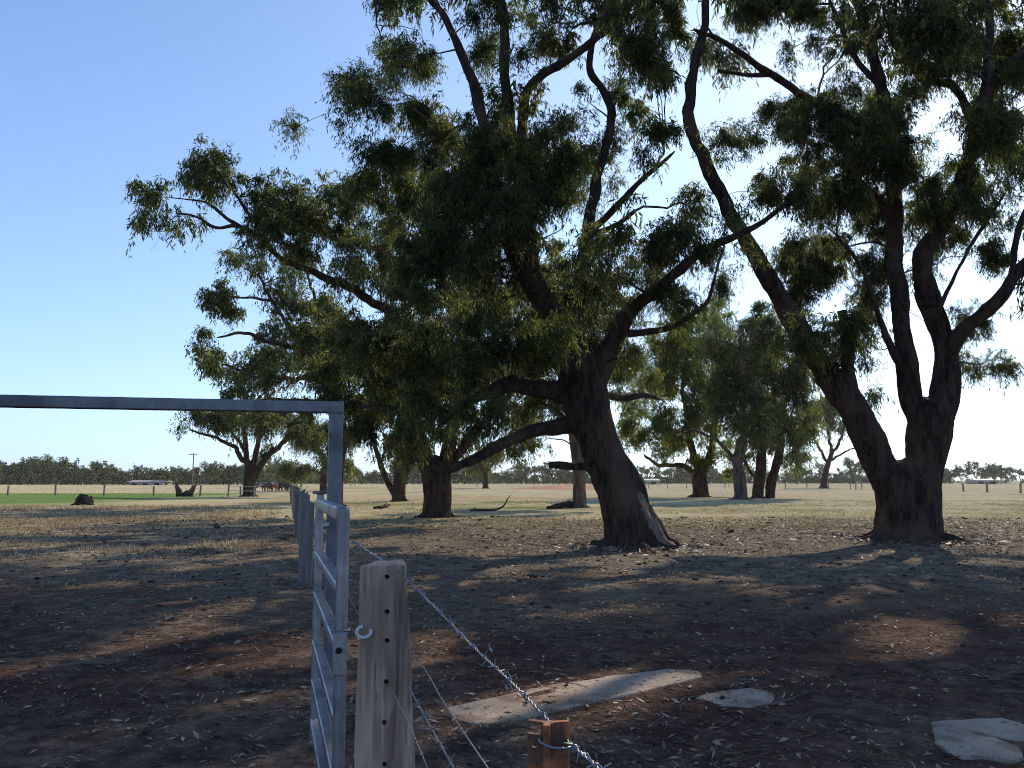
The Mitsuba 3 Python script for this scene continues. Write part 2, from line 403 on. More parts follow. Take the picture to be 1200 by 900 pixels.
    def blobs(s, rows, depth=2.2, sub=0.46, tau=2.0, minr=0.02, scale=1.0, grow=1.0):
        """Foliage masses (px, py, rx, ry [, density [, depth offset]]): a branch to each, then twigs to its clumps."""
        order = []
        for q in rows:
            px, py, rx, ry = q[:4]; den = q[4] if len(q) > 4 else 1.0
            dd = q[5] if len(q) > 5 else s.r.uniform(-depth*s.front, depth*s.back)
            order.append((at(px, py, s.D+dd), rx*s.k*grow, ry*s.k*grow, den))
        def near(o): return np.min(np.linalg.norm(s.np_-o[0], axis=1))
        order.sort(key=near)
        for C, rx, ry, den in order:
            s.mass(C, rx, ry, den, sub, tau, minr, scale)
    def mass(s, C, rx, ry, den=1.0, sub=0.46, tau=2.0, minr=0.02, scale=1.0):
        rd = 0.5*(rx+ry)
        s.branch(C-[0, 0, 0.15*ry], minr, 0.03+0.03*rd)
        n = max(3, int(6*rx*ry/sub**2))
        total = tau*den*np.pi*(rx+sub*.4)*(ry+sub*.4)/((s.leaf*scale)**2*s.aspect*0.30)
        q = unit(s.r.normal(size=(n, 3)))*(s.r.uniform(0.1, 1, (n, 1))**0.5)
        # gaps and tufts: keep the clumps that a coarse noise field favours
        c = C+q*[rx, rd, ry]
        keep = meshkit.fbm(c/(sub*2.1), 2, s.seed+77) > 0.40
        c = c[keep] if keep.any() else c[:2]
        leaves = total/n*1.2
        for _ in range(2):
            e = C+unit(s.r.normal(size=3)+[0, 0, .2])*rd*s.r.uniform(0.8, 1.35)
            if not gap_open(e, 0): s.branch(e, 0.004, 0.010, 3, keep=False)
        for p in c:
            if gap_open(p, 0.35*sub): continue
            s.branch(p, 0.004, 0.014, 3, keep=False)
            s.cc.append(p); s.cr.append(sub*s.r.uniform(0.55, 1.45)); s.cn.append(leaves*s.r.uniform(0.6, 1.3)); s.cs.append(scale)
    def finish(s, tint=None, droop=0.7, sprig=13):
        if s.twigs:
            k = put('branches', join(s.twigs), 'm_twig', s.key, smooth=True)
            stuff(k)
        v, f, c = foliage(s.cc, s.cr, s.cn, s.leaf, s.r, droop, tint=tint, aspect=s.aspect, sprig_leaves=sprig, scale=s.cs)
        k = put('crown', (v, f), 'm_leaf', s.key, color=c)
        stuff(k)
        s.count = len(f)
        print(s.key, 'clumps', len(s.cc), 'tris', len(f), 'twig tris', sum(len(t[1]) for t in s.twigs))

# ---- the leaning gum in the middle
D1 = 20.9
t1 = Tree('gum_tree', 'massive dark gum with thick trunk leaning left, centre of the paddock', D1, 11)
t1.front, t1.back = 1.0, 1.7
t1.trunk([[(746, 646, 74), (745, 632, 70), (741, 616, 62), (732, 587, 55), (719, 554, 51), (703, 522, 51), (690, 490, 53), (683, 458, 54), (678, 433, 46), (668, 408, 36)],
          [(684, 470, 34), (697, 445, 30), (711, 416, 24), (722, 395, 20)],
          [(690, 500, 26), (664, 496, 18)], [(682, 462, 34), (655, 459, 24)],
          [(712, 551, 22), (690, 547, 12), (668, 546, 9)]], edge=0.085, flare=9, rough=0.085)
def patch(t, name, line, rad, mat, label):
    v, f, n = t.tm
    c = v[f].mean(1); d = np.full(len(c), 9.0)
    for a, b in zip(line[:-1], line[1:]):
        u = np.clip(((c-a)@(b-a))/((b-a)@(b-a)), 0, 1)[:, None]
        d = np.minimum(d, np.linalg.norm(c-a-(b-a)*u, axis=1)*(0.7+0.6*meshkit.noise(c*4, 3)))
    sel = f[(d < rad)]
    k = put(name, (v+n*0.008, sel), mat, t.key, smooth=True)
    labels[k] = {'label': label}
patch(t1, 'bark_scar', [at(754, 584, D1-.45), at(757, 594, D1-.5), at(763, 604, D1-.55), at(770, 615, D1-.6), at(779, 627, D1-.55), at(785, 634, D1-.5)], 0.17, 'm_barescar', 'pale strip of bare wood down the right side')
t1.limb([(664, 460, 26), (630, 454, 22, -.3), (605, 451, 20, -.6), (583, 455, 17, -1), (558, 466, 13, -1.4), (535, 480, 9, -1.8), (515, 500, 6, -2)])
t1.limb([(672, 497, 20), (642, 500, 17, -.2), (608, 512, 15, -.5), (579, 528, 13, -.7), (550, 541, 11, -.9), (528, 551, 8, -1.1), (505, 552, 5, -1.3)])
t1.limb([(674, 547, 10), (657, 545, 8), (644, 545, 6)], stub=True, name='dead_stub')
t1.limb([(676, 425, 40), (660, 395, 34), (641, 358, 28), (623, 312, 23), (614, 262, 20), (616, 222, 18), (601, 172, 16), (593, 130, 14), (590, 60, 12), (588, -20, 9), (592, -110, 5)], sides=14)
t1.limb([(616, 240, 14), (609, 200, 12, .4), (612, 150, 12, .8), (618, 108, 12, 1), (640, 86, 11, 1), (660, 73, 10, .8), (695, 50, 9, .5), (725, 20, 8), (765, -30, 6), (790, -90, 4)])
t1.limb([(645, 366, 20), (605, 300, 17, -.8), (577, 222, 14, -1.3), (567, 150, 13, -1.4), (552, 92, 12, -1.4), (540, 55, 10, -1.3), (522, 20, 8, -1.2), (498, -8, 6, -1), (465, -30, 4, -.8)])
t1.limb([(668, 415, 24), (677, 350, 20, 1), (686, 290, 16, 1.6), (691, 250, 14, 1.8), (706, 190, 12, 1.8), (718, 140, 11, 1.6), (708, 105, 10, 1.4), (692, 80, 9, 1.2), (702, 30, 7, 1), (725, -40, 5, .8)])
t1.limb([(690, 272, 9, 1.7), (720, 246, 8, 1.2), (745, 221, 7, .8), (770, 196, 5, .5), (790, 178, 3, .3)])
t1.limb([(692, 276, 8, 1.5), (724, 263, 6, 1.2), (746, 247, 4, 1)], stub=True, name='dead_stub')
t1.limb([(716, 408, 23), (729, 384, 19, -.4), (746, 362, 16, -.8), (775, 335, 13, -1.4), (800, 312, 12, -1.8), (830, 291, 10, -2.2), (858, 278, 9, -2.5), (890, 262, 7, -2.7), (917, 242, 5, -3), (945, 220, 4, -3), (967, 198, 3, -3)])
t1.limb([(727, 392, 10, -.4), (758, 389, 8, -.4), (785, 383, 7, -.5), (811, 368, 6, -.6), (830, 352, 5, -.8), (837, 322, 3, -1)])
t1.limb([(700, 462, 12), (726, 466, 8, .5), (752, 462, 6, 1), (775, 468, 3, 1.5)])
t1.blobs([(462, 71, 38, 28), (417, 104, 25, 25, .8), (500, 75, 18, 18), (408, 128, 37, 25, .55), (341, 150, 10, 9, .7), (500, 167, 36, 33), (442, 180, 26, 24), (496, 130, 25, 22),
          (567, 175, 42, 38), (625, 37, 30, 25), (567, 54, 25, 25), (562, 12, 30, 15, .7), (650, 10, 25, 12, .7), (450, 8, 16, 10, .6), (746, 62, 30, 25, .8), (725, 104, 18, 20), (692, 117, 22, 20, .8),
          (658, 154, 33, 25), (712, 175, 30, 28), (758, 176, 25, 22, .5), (692, 217, 33, 30), (633, 208, 33, 30), (587, 233, 35, 28), (525, 233, 42, 35), (462, 237, 40, 30), (427, 217, 22, 20, .8),
          (442, 290, 48, 33), (517, 290, 42, 35), (575, 322, 50, 27), (692, 312, 46, 30), (767, 283, 36, 22, .8), (756, 322, 34, 26, .8), (648, 345, 45, 30), (812, 242, 24, 22, .8), (790, 282, 30, 20, .7),
          (460, 345, 42, 30), (520, 350, 42, 30), (582, 362, 42, 30), (432, 392, 36, 28), (484, 410, 42, 30), (542, 402, 42, 30), (604, 402, 40, 28), (642, 388, 32, 24), (686, 372, 32, 24), (724, 345, 34, 24),
          (545, 450, 36, 26), (600, 432, 34, 22), (505, 462, 34, 26), (570, 487, 26, 20, .8), (620, 475, 26, 14, .6), (728, 375, 32, 18, .7), (750, 410, 22, 14, .5), (700, 400, 20, 16, .6),
          (772, 162, 22, 22, .6), (765, 64, 18, 20, .6), (735, 20, 20, 16, .6), (850, 255, 20, 16, .6), (905, 222, 20, 26, .8), (880, 300, 18, 12, .4), (842, 330, 16, 14, .7), (860, 262, 16, 14, .7, -2.6), (930, 226, 16, 14, .8, -3), (820, 290, 20, 16, .8, -2), (775, 345, 22, 14, .7, -1), (790, 400, 16, 10, .6, 0), (760, 440, 14, 10, .5, 1), (800, 352, 18, 12, .5)], depth=2.6, grow=1.12, tau=2.2)
t1.blobs([(480, -40, 40, 30), (540, -70, 50, 35), (610, -80, 55, 40), (690, -60, 50, 40), (760, -60, 40, 35), (580, -150, 60, 45), (660, -160, 60, 45), (740, -130, 45, 35), (620, -215, 50, 30)], depth=3, scale=2.2, tau=2.4, sub=.7)
t1.blobs([(600, 110, 34, 34, .8), (660, 260, 45, 45), (560, 260, 50, 50), (640, 180, 40, 40), (720, 260, 30, 30), (560, 360, 50, 40), (500, 300, 40, 40), (600, 20, 40, 30, .8), (470, 200, 36, 36), (510, 140, 26, 24, .8), (640, 320, 50, 40), (710, 330, 40, 34), (540, 430, 44, 34), (620, 410, 40, 30), (480, 400, 40, 40), (560, 210, 40, 40), (670, 200, 36, 36), (720, 180, 30, 30), (655, 50, 30, 26, .8), (735, 40, 34, 34, 1, 3), (770, 90, 26, 26, 1, 4), (750, 130, 24, 24, 1, 4.5), (790, 40, 26, 26, .9, 4), (700, 10, 34, 26, 1, 3), (770, -5, 34, 26, 1, 4)], depth=4.2, scale=1.6)
t1.blobs([(640, -30, 50, 36, 1, 4), (720, -40, 50, 36, 1, 4), (790, -60, 44, 36, 1, 4), (560, -40, 50, 36, 1, 4), (700, -120, 56, 40, 1, 5), (800, -140, 50, 40, 1, 3), (490, -20, 40, 26, 1, 3)], scale=2.3, sub=.75, tau=2.6)
t1.blobs([(600, 50, 26, 22, .6, -1.2), (585, 180, 34, 28, .8, -2), (650, 210, 36, 30, 1, -1.5), (545, 220, 38, 32, 1, -2), (605, 270, 44, 34, 1, -2.2), (670, 290, 38, 30, 1, -1.5), (530, 290, 40, 32, 1, -2.4), (440, 120, 26, 22, .7, -1), (480, 60, 24, 18, .7, -1)], tau=2.2)
t1.finish()

# ---- the three-stemmed gum on the right
D2 = 23.4
t2 = Tree('gum_tree', 'huge dark gum on the right splitting into three thick stems from one broad base', D2, 23)
t2.front, t2.back = 0.8, 1.8
t2.trunk([[(1064, 640, 76), (1063, 622, 72), (1063, 606, 66), (1063, 588, 66), (1062, 570, 66)],
          [(1052, 606, 44), (1045, 572, 42), (1034, 548, 37), (1020, 515, 34), (1003, 485, 33), (985, 460, 30), (960, 425, 27), (935, 385, 24), (920, 358, 21)],
          [(1075, 606, 46), (1082, 560, 44), (1087, 525, 47), (1088, 500, 50), (1090, 485, 46)],
          [(1082, 512, 28), (1070, 472, 23), (1064, 432, 22), (1058, 392, 21), (1053, 350, 20)],
          [(1096, 505, 32), (1106, 452, 30), (1107, 412, 28), (1097, 372, 26), (1086, 345, 24)],
          [(996, 478, 18), (993, 440, 16), (993, 420, 15)]], edge=0.095, flare=10, rough=0.08)
t2.limb([(928, 372, 23), (912, 345, 21, -.2), (893, 312, 20, -.3), (872, 278, 18, -.4), (850, 235, 16, -.5), (828, 195, 15, -.6), (812, 160, 14, -.6), (806, 130, 14, -.6), (810, 100, 13, -.6), (818, 60, 11, -.5), (826, 10, 9, -.3), (832, -60, 6)], sides=14)
t2.limb([(1055, 365, 21), (1052, 338, 20), (1048, 280, 19, .2), (1046, 230, 18, .3), (1045, 180, 17, .4), (1038, 130, 15, .5), (1028, 80, 13, .5), (1015, 30, 11, .4), (1000, -20, 8), (985, -90, 5)], sides=14)
t2.limb([(1092, 360, 25), (1083, 330, 24, -.2), (1084, 300, 22, -.4), (1098, 270, 20, -.5), (1118, 230, 18, -.6), (1132, 190, 17, -.7), (1145, 140, 15, -.8), (1158, 90, 13, -.9), (1160, 40, 10, -1), (1150, -40, 7, -1), (1140, -120, 4, -1)], sides=14)
t2.limb([(1108, 416, 22), (1125, 390, 17, -.5), (1150, 368, 16, -1), (1175, 345, 15, -1.5), (1190, 325, 14, -1.8), (1210, 300, 12, -2.2), (1245, 255, 10, -2.6), (1280, 200, 7, -3), (1310, 130, 4, -3)])
t2.limb([(1183, 337, 9, -1.6), (1188, 305, 8, -1.4), (1195, 270, 7, -1.2), (1206, 235, 5, -1)])
t2.limb([(1061, 436, 9), (1037, 395, 8, -.4), (1025, 350, 6, -.8), (1006, 305, 5, -1), (978, 272, 3, -1.3)])
t2.limb([(1047, 262, 8, .2), (1026, 230, 7), (1000, 205, 6, -.3), (978, 190, 4, -.6)])
t2.limb([(1045, 190, 13, .4), (1002, 152, 11, -.3), (955, 120, 10, -1), (920, 95, 9, -1.4), (885, 73, 8, -1.7), (848, 48, 6, -2), (812, 32, 4, -2.2)])
t2.limb([(902, 87, 6, -1.5), (880, 87, 5, -1.6), (842, 83, 4, -1.7)], stub=True)
t2.limb([(1143, 150, 10, -.8), (1118, 101, 9, -.3), (1084, 92, 8), (1062, 66, 6, .3), (1045, 45, 5, .5)])
t2.limb([(993, 425, 15), (994, 395, 14), (987, 366, 11)], stub=True, name='dead_stub')
t2.limb([(1134, 185, 12, -.7), (1166, 90, 10, -.4), (1200, 60, 8), (1262, 10, 5, .4)])
t2.limb([(1096, 372, 6, -.5), (1120, 322, 4, -.8), (1148, 272, 4, -1), (1178, 228, 3, -1.2)])
t2.limb([(1030, 100, 8, .5), (1005, 70, 7, 1), (985, 30, 5, 1.4), (960, -30, 4, 1.6)])
t2.blobs([(992, 151, 62, 40), (912, 132, 32, 28), (939, 196, 30, 23), (1030, 128, 26, 22), (1071, 162, 28, 26, .8), (1128, 170, 42, 38), (1128, 211, 28, 26), (980, 272, 26, 40), (946, 302, 28, 33), (1022, 257, 18, 30),
          (901, 227, 18, 28, .7), (1173, 242, 23, 30), (1162, 292, 19, 20, .8), (1175, 151, 26, 36), (1128, 57, 38, 36, .8), (1082, 26, 42, 23, .8), (984, 38, 42, 26, .8), (924, 57, 24, 20, .7), (1165, 30, 34, 28), (955, 12, 30, 14, .7),
          (875, 159, 22, 20, .5), (842, 166, 20, 18, .5), (825, 49, 18, 22, .7), (790, 11, 28, 12, .8), (967, 312, 38, 38), (933, 346, 28, 24, .8), (1008, 358, 26, 30, .6), (1029, 325, 20, 36, .8), (950, 396, 26, 26, .5),
          (1021, 408, 16, 24, .45), (1024, 468, 12, 22, .4), (1156, 418, 28, 24, .8), (1110, 398, 22, 18, .7), (1138, 376, 20, 16, .6), (1096, 262, 42, 34), (1060, 215, 34, 30), (1030, 190, 30, 26), (960, 250, 22, 22, .8),
          (1186, 90, 24, 28, .8), (1195, 200, 18, 26, .8), (878, 20, 20, 14, .5), (1060, 100, 26, 18, .6), (1005, 95, 26, 18, .7), (1080, 320, 14, 14, .4), (915, 400, 14, 12, .3), (985, 210, 26, 20)], depth=2.6, grow=1.14, tau=2.6)
t2.blobs([(860, -50, 40, 30), (930, -60, 50, 35), (1010, -70, 55, 40), (1090, -60, 55, 40), (1170, -50, 50, 40), (1250, -40, 50, 40), (1230, 60, 40, 40), (1260, 150, 45, 40), (1300, 60, 50, 45), (1250, 240, 36, 30), (1320, 150, 40, 40),
          (950, -140, 55, 40), (1030, -160, 60, 45), (1120, -160, 60, 45), (1200, -140, 55, 45), (1290, -50, 50, 40), (1060, -230, 60, 35), (1150, -230, 55, 35), (1340, 230, 36, 34), (1230, 330, 36, 30), (1290, 320, 40, 34), (1240, 390, 26, 20), (1340, 330, 36, 34), (1400, 180, 45, 40), (1380, 60, 45, 40), (1240, 180, 36, 34), (1220, 20, 40, 36)], depth=3.2, scale=2.2, tau=2.4, sub=.7)
t2.blobs([(1000, 60, 40, 36), (1080, 120, 44, 40), (1150, 110, 40, 40), (1040, 20, 50, 45), (1180, 180, 36, 36), (1010, 220, 36, 36), (1110, 40, 40, 36), (1130, 10, 44, 36, 1, 3), (1060, 60, 40, 36, 1, 4), (1180, 60, 40, 36, 1, 3.5), (1000, 10, 44, 30, 1, 4), (1150, 220, 34, 30, 1, 3), (1040, 250, 30, 34, 1, 3), (980, 300, 30, 34, .9, 3.5)], depth=4.5, scale=1.6)
t2.blobs([(880, -30, 40, 30, 1, 3), (930, -60, 50, 40, 1, 4), (900, -110, 50, 40, 1, 3), (980, -40, 50, 36, 1, 5), (1080, -30, 50, 36, 1, 5), (1180, -30, 50, 36, 1, 4), (860, -170, 50, 40, 1, 2), (960, -220, 60, 40, 1, 3), (1240, -120, 50, 40, 1, 3), (840, -90, 40, 36, 1, 1), (1100, -100, 60, 44, 1, 4)], scale=2.3, sub=.75, tau=2.6)
t2.blobs([(880, 22, 24, 16, 1, 2.5), (905, 5, 32, 20, 1, 4), (935, 10, 32, 22, 1, 6), (850, 70, 20, 16, .8, 1.5), (915, -20, 40, 24, 1, 6), (990, 382, 20, 26, .8, -.6), (1002, 410, 18, 22, .6, .6), (972, 415, 16, 18, .6, 0)], scale=1.6, sub=.6, tau=2.4)
t2.blobs([(990, 130, 50, 34, 1, -1.5), (1040, 170, 40, 34, 1, -1), (960, 160, 36, 28, 1, -1), (1110, 190, 40, 36, 1, -1.2), (1090, 230, 34, 30, 1, -1), (1150, 150, 36, 36, 1, -1.5), (1140, 240, 26, 24, .8, -1.2), (985, 240, 24, 28, .9, -1), (940, 270, 24, 26, .9, -1), (1040, 60, 36, 26, .8, -1), (1110, 70, 36, 28, .9, -1)], tau=2.2)
t2.finish()

# ---- the shaded gum behind, left of centre
D3 = 37.6
t3 = Tree('gum_tree', 'stout gum with short reddish trunk and long limb reaching far left over the gateway', D3, 31, leaf=0.26, aspect=0.2)
t3.trunk([[(512, 610, 38), (512, 600, 35), (513, 580, 33), (511, 562, 34), (508, 548, 32)],
          [(506, 556, 24), (493, 526, 22), (481, 492, 18), (472, 460, 15)], [(519, 556, 20), (528, 516, 17), (535, 470, 15), (538, 430, 13)],
          [(518, 555, 12), (545, 521, 10), (560, 500, 8)]], edge=0.16, flare=8)
t3.limb([(474, 468, 16), (470, 430, 15, -.5), (470, 395, 14, -1), (458, 366, 13, -1.5), (440, 355, 10, -2), (400, 333, 9, -2.6), (367, 320, 8, -3), (335, 307, 7, -3.4), (317, 290, 6, -3.6), (303, 268, 5, -3.8), (300, 235, 3, -4)])
t3.limb([(309, 278, 5, -3.7), (278, 265, 5, -4), (253, 267, 4, -4.2), (230, 254, 3, -4.3), (205, 250, 2, -4.4)])
t3.limb([(285, 267, 4, -3.9), (263, 253, 4, -3.6), (243, 238, 3, -3.4), (222, 233, 2, -3.3)])
t3.limb([(305, 270, 4, -3.8), (288, 245, 4, -4), (275, 222, 3, -4), (262, 195, 2, -4)])
t3.limb([(537, 440, 14), (541, 390, 13, .5), (542, 340, 12, .8), (540, 270, 11, 1), (548, 205, 8, 1), (556, 150, 5, 1)])
t3.limb([(555, 508, 9), (580, 482, 7, .8), (605, 455, 5, 1.6), (630, 430, 3, 2)])
t3.limb([(470, 430, 10, -.5), (440, 410, 8, -.2), (410, 400, 6), (385, 385, 4)])
t3.limb([(482, 495, 8), (462, 480, 6, -1.5), (440, 475, 5, -3), (420, 478, 3, -4)])
for q in [(253, 177, 32, 26, .9, -3.8), (265, 213, 22, 20, .8, -4.2), (170, 227, 18, 16, .8, -3.6), (188, 267, 26, 16, .6, -4.6), (212, 217, 14, 12, .6, -3.2), (228, 266, 12, 8, .4, -4.4), (236, 202, 16, 14, .8, -4.2), (320, 233, 34, 26, 1, -3.4), (353, 247, 38, 30, 1, -2.4), (400, 227, 30, 26, 1, -3.6), (307, 273, 24, 17, .9, -4.2),
          (353, 290, 28, 18, .8, -3.4), (397, 262, 35, 28, 1, -1.5), (422, 280, 32, 28, 1, -3), (330, 262, 28, 20, 1, -4)]:
    t3.blobs([q], sub=0.62)
t3.blobs([(420, 330, 36, 28), (400, 385, 34, 26), (430, 420, 36, 26), (400, 440, 26, 20, .8), (460, 455, 32, 24), (440, 480, 26, 18), (480, 490, 26, 24), (470, 525, 20, 14, .8), (515, 430, 36, 28), (560, 420, 34, 26), (520, 370, 36, 30), (480, 330, 36, 28),
          (550, 300, 34, 30), (540, 230, 30, 26), (600, 440, 30, 22), (620, 420, 26, 18), (580, 470, 28, 18, .8), (530, 480, 26, 20), (545, 510, 18, 12, .7), (625, 515, 16, 12, .5), (600, 500, 22, 12, .6), (495, 395, 34, 26), (560, 175, 24, 22), (600, 250, 40, 36), (640, 300, 40, 34), (580, 330, 40, 34), (650, 230, 34, 30), (620, 360, 40, 30), (500, 220, 34, 30), (480, 260, 34, 30), (590, 180, 34, 30), (660, 370, 34, 28), (400, 470, 26, 20), (430, 500, 26, 18), (460, 515, 22, 14), (415, 410, 34, 28), (445, 440, 36, 28), (500, 510, 20, 14), (380, 430, 24, 22), (520, 450, 34, 28), (560, 450, 30, 26), (470, 420, 40, 34), (500, 460, 36, 26)], depth=4, sub=0.62)
t3.finish()

# ---- gums further back, each from its own limbs
def far_gum(label, D, seed, trunks, limbs, blobs, leaf=0.3, sub=0.9, tau=2.2, depth=3.5, bark='m_bark', tint=None, flare=6, group=None, edge=0.25):
    t = Tree('gum_tree', label, D, seed, group, bark, leaf, 0.24)
    t.trunk(trunks, edge=edge, flare=flare)
    for l in limbs: t.limb(l, sides=8, wig=0.8)
    t.blobs(blobs, depth=depth, sub=sub, tau=tau, grow=1.15)
    t.finish(tint=tint, sprig=9)
    return t

far_gum('gum partly hidden by the tall gateway post, its airy crown open on the left', 55, 41,
        [[(394, 595, 18), (394, 580, 16), (396, 550, 15), (398, 520, 14), (400, 495, 13)], [(398, 530, 10), (410, 510, 8), (425, 490, 6)]],
        [[(400, 500, 12), (390, 470, 10, -1), (375, 440, 9, -2), (355, 410, 7, -2.5), (335, 380, 5, -3), (318, 350, 4, -3), (300, 320, 3, -3)], [(355, 412, 6, -2.5), (325, 405, 5, -3), (290, 392, 4, -3.4), (255, 395, 2.5, -3.6)],
         [(375, 442, 7, -2), (340, 445, 6, -1), (300, 440, 4, 0), (262, 428, 2.5, 0)], [(392, 475, 9), (385, 420, 7, 2), (375, 370, 5, 3), (360, 320, 3, 3)], [(318, 352, 4, -3), (295, 350, 3, -3), (268, 348, 2, -3)], [(395, 480, 8), (360, 470, 6, 1), (330, 468, 4, 1), (300, 470, 3, 1)]],
        [(260, 347, 20, 14, .9), (274, 362, 17, 11, .8), (247, 407, 18, 18, .9), (257, 430, 18, 14, .8), (293, 427, 30, 20), (300, 453, 38, 16), (293, 313, 22, 16, .5), (327, 345, 22, 20, .5), (338, 362, 20, 14, .7), (317, 390, 18, 12, .8), (337, 413, 28, 18), (367, 397, 28, 28), (377, 365, 26, 24), (350, 443, 28, 16), (390, 440, 26, 20),
         (270, 300, 12, 10, .4), (350, 320, 22, 20, .5), (400, 400, 26, 26), (410, 460, 24, 16), (330, 470, 24, 9, .7), (380, 475, 26, 10, .8), (345, 300, 20, 16, .5)])
far_gum('low spreading gum with many bare stems fanning from a dark trunk, far left', 88, 42,
        [[(292, 584, 15), (292, 572, 14), (292, 560, 13), (293, 545, 12)], [(292, 560, 9), (289, 535, 7), (287, 510, 6)], [(295, 562, 10), (306, 545, 8), (320, 527, 6)], [(294, 560, 8), (300, 530, 6), (305, 510, 5)]],
        [[(291, 545, 6), (275, 525, 5), (260, 515, 4), (240, 508, 3), (222, 503, 2)], [(289, 530, 5), (278, 515, 4), (262, 500, 3)], [(287, 515, 6), (290, 495, 4), (300, 480, 3)], [(318, 530, 6), (335, 515, 5, -2), (350, 505, 4, -3), (365, 500, 3, -3)], [(304, 515, 5), (310, 495, 4), (320, 480, 3)]],
        [(230, 485, 14, 7, .9), (217, 498, 7, 5, .6), (262, 490, 26, 13), (300, 490, 40, 16), (337, 497, 32, 14), (357, 510, 18, 9), (318, 533, 14, 8, .5), (280, 478, 24, 10), (335, 480, 26, 10), (375, 500, 20, 10), (245, 482, 14, 8)], leaf=0.38, sub=1.20, depth=4)
far_gum('dark gum farthest along the row behind the gateway post', 135, 43,
        [[(379, 577, 9), (379, 565, 8), (380, 550, 8), (382, 540, 7)]],
        [[(381, 548, 5), (372, 530, 4), (360, 520, 3)], [(382, 545, 5), (390, 525, 4), (400, 510, 3)], [(380, 556, 3), (368, 552, 2.5), (352, 550, 2)]],
        [(355, 552, 14, 7), (340, 548, 10, 6, .8), (360, 515, 20, 10), (385, 510, 24, 12), (410, 515, 16, 10), (372, 530, 14, 8), (395, 528, 12, 9, .7), (408, 548, 10, 10, .8)], leaf=0.55, sub=1.60, depth=5, flare=5, edge=0.4)
far_gum('gum with a bare slanting second stem on its left, behind the stout reddish one', 68, 44,
        [[(468, 589, 18), (467, 580, 16), (469, 560, 14), (470, 535, 13), (468, 510, 11)], [(463, 580, 8), (452, 560, 7), (444, 538, 6), (437, 515, 5)], [(472, 565, 7), (480, 545, 6), (485, 520, 5)]],
        [[(440, 525, 5), (432, 500, 4), (425, 480, 3)], [(469, 530, 6), (455, 518, 5), (448, 507, 4)], [(468, 515, 9), (475, 470, 7), (470, 420, 5), (460, 380, 4)]],
        [(430, 480, 24, 14), (455, 470, 26, 16), (480, 460, 26, 18), (470, 420, 30, 20), (450, 430, 24, 18), (490, 430, 26, 18), (420, 498, 14, 8, .6), (465, 380, 26, 20), (445, 400, 24, 18)], leaf=0.3, sub=0.96, depth=4)
far_gum('gum with a straight pinkish brown trunk just behind the leaning one', 51, 45,
        [[(678, 598, 19), (679, 585, 16), (679, 560, 15), (677, 535, 15), (672, 505, 14), (668, 480, 12)]],
        [[(670, 490, 11), (660, 460, 9, 1), (655, 420, 7, 1), (660, 370, 5, 1)], [(672, 500, 8), (695, 470, 7, 1), (715, 440, 5, 2), (730, 410, 3, 2)], [(668, 495, 8), (645, 480, 6, 1), (620, 475, 4, 1.5)]],
        [(660, 440, 30, 22), (690, 430, 30, 22), (720, 430, 26, 20), (640, 470, 24, 14), (615, 490, 18, 14, .8), (650, 400, 32, 24), (700, 390, 32, 24), (735, 460, 20, 14, .7), (740, 500, 14, 10, .5), (600, 520, 16, 14, .6), (625, 525, 12, 10, .5), (735, 420, 20, 16)], leaf=0.25, sub=0.80, bark='m_palebark', depth=3)
far_gum('round crowned gum, leftmost of the three standing together beyond the leaning one', 86, 46,
        [[(821, 584, 20), (821, 574, 18), (820, 560, 17), (820, 548, 15)], [(820, 560, 9), (812, 530, 8), (804, 495, 6)], [(822, 556, 9), (834, 525, 8), (838, 490, 6)]],
        [[(817, 558, 6), (800, 546, 6), (782, 546, 5), (768, 543, 4), (755, 533, 3)], [(806, 500, 6), (800, 460, 5), (805, 410, 3)], [(836, 500, 6), (842, 450, 5), (835, 400, 3)], [(808, 520, 4), (785, 505, 4), (765, 500, 3)]],
        [(817, 400, 36, 28), (796, 440, 36, 28), (838, 432, 34, 28), (750, 475, 22, 15, .8), (783, 492, 28, 16), (826, 490, 24, 24), (818, 541, 15, 7, .8), (755, 515, 18, 10, .7), (772, 530, 12, 6, .6), (842, 362, 22, 12), (780, 415, 24, 20), (800, 375, 22, 16), (760, 445, 20, 14, .8), (740, 500, 16, 12, .8), (845, 525, 16, 12, .8), (790, 520, 20, 12, .8), (835, 470, 28, 26), (810, 510, 18, 12, .7), (860, 545, 10, 10, .6), (775, 470, 26, 18)], leaf=0.36, sub=1.12, depth=4.5, tint=[1.25, 1.3, .7])
far_gum('grey trunked gum, middle one of the three standing together beyond the leaning one', 73, 47,
        [[(868, 588, 16), (868, 575, 15), (866, 555, 14), (864, 540, 11), (867, 515, 7)], [(865, 548, 7), (852, 528, 5), (838, 514, 3.5)]],
        [[(865, 548, 8), (872, 510, 7), (870, 460, 6), (866, 410, 4)], [(840, 516, 3.5), (822, 508, 3), (806, 503, 2)], [(870, 520, 6), (880, 480, 5), (884, 440, 3)]],
        [(867, 375, 40, 20), (878, 415, 30, 24), (860, 440, 26, 22), (875, 475, 32, 24), (850, 480, 22, 18, .7), (890, 390, 22, 16), (862, 505, 18, 10, .6), (845, 405, 20, 18), (850, 460, 26, 22), (880, 500, 20, 14, .8)], leaf=0.32, sub=1.00, bark='m_palebark', depth=3.5)
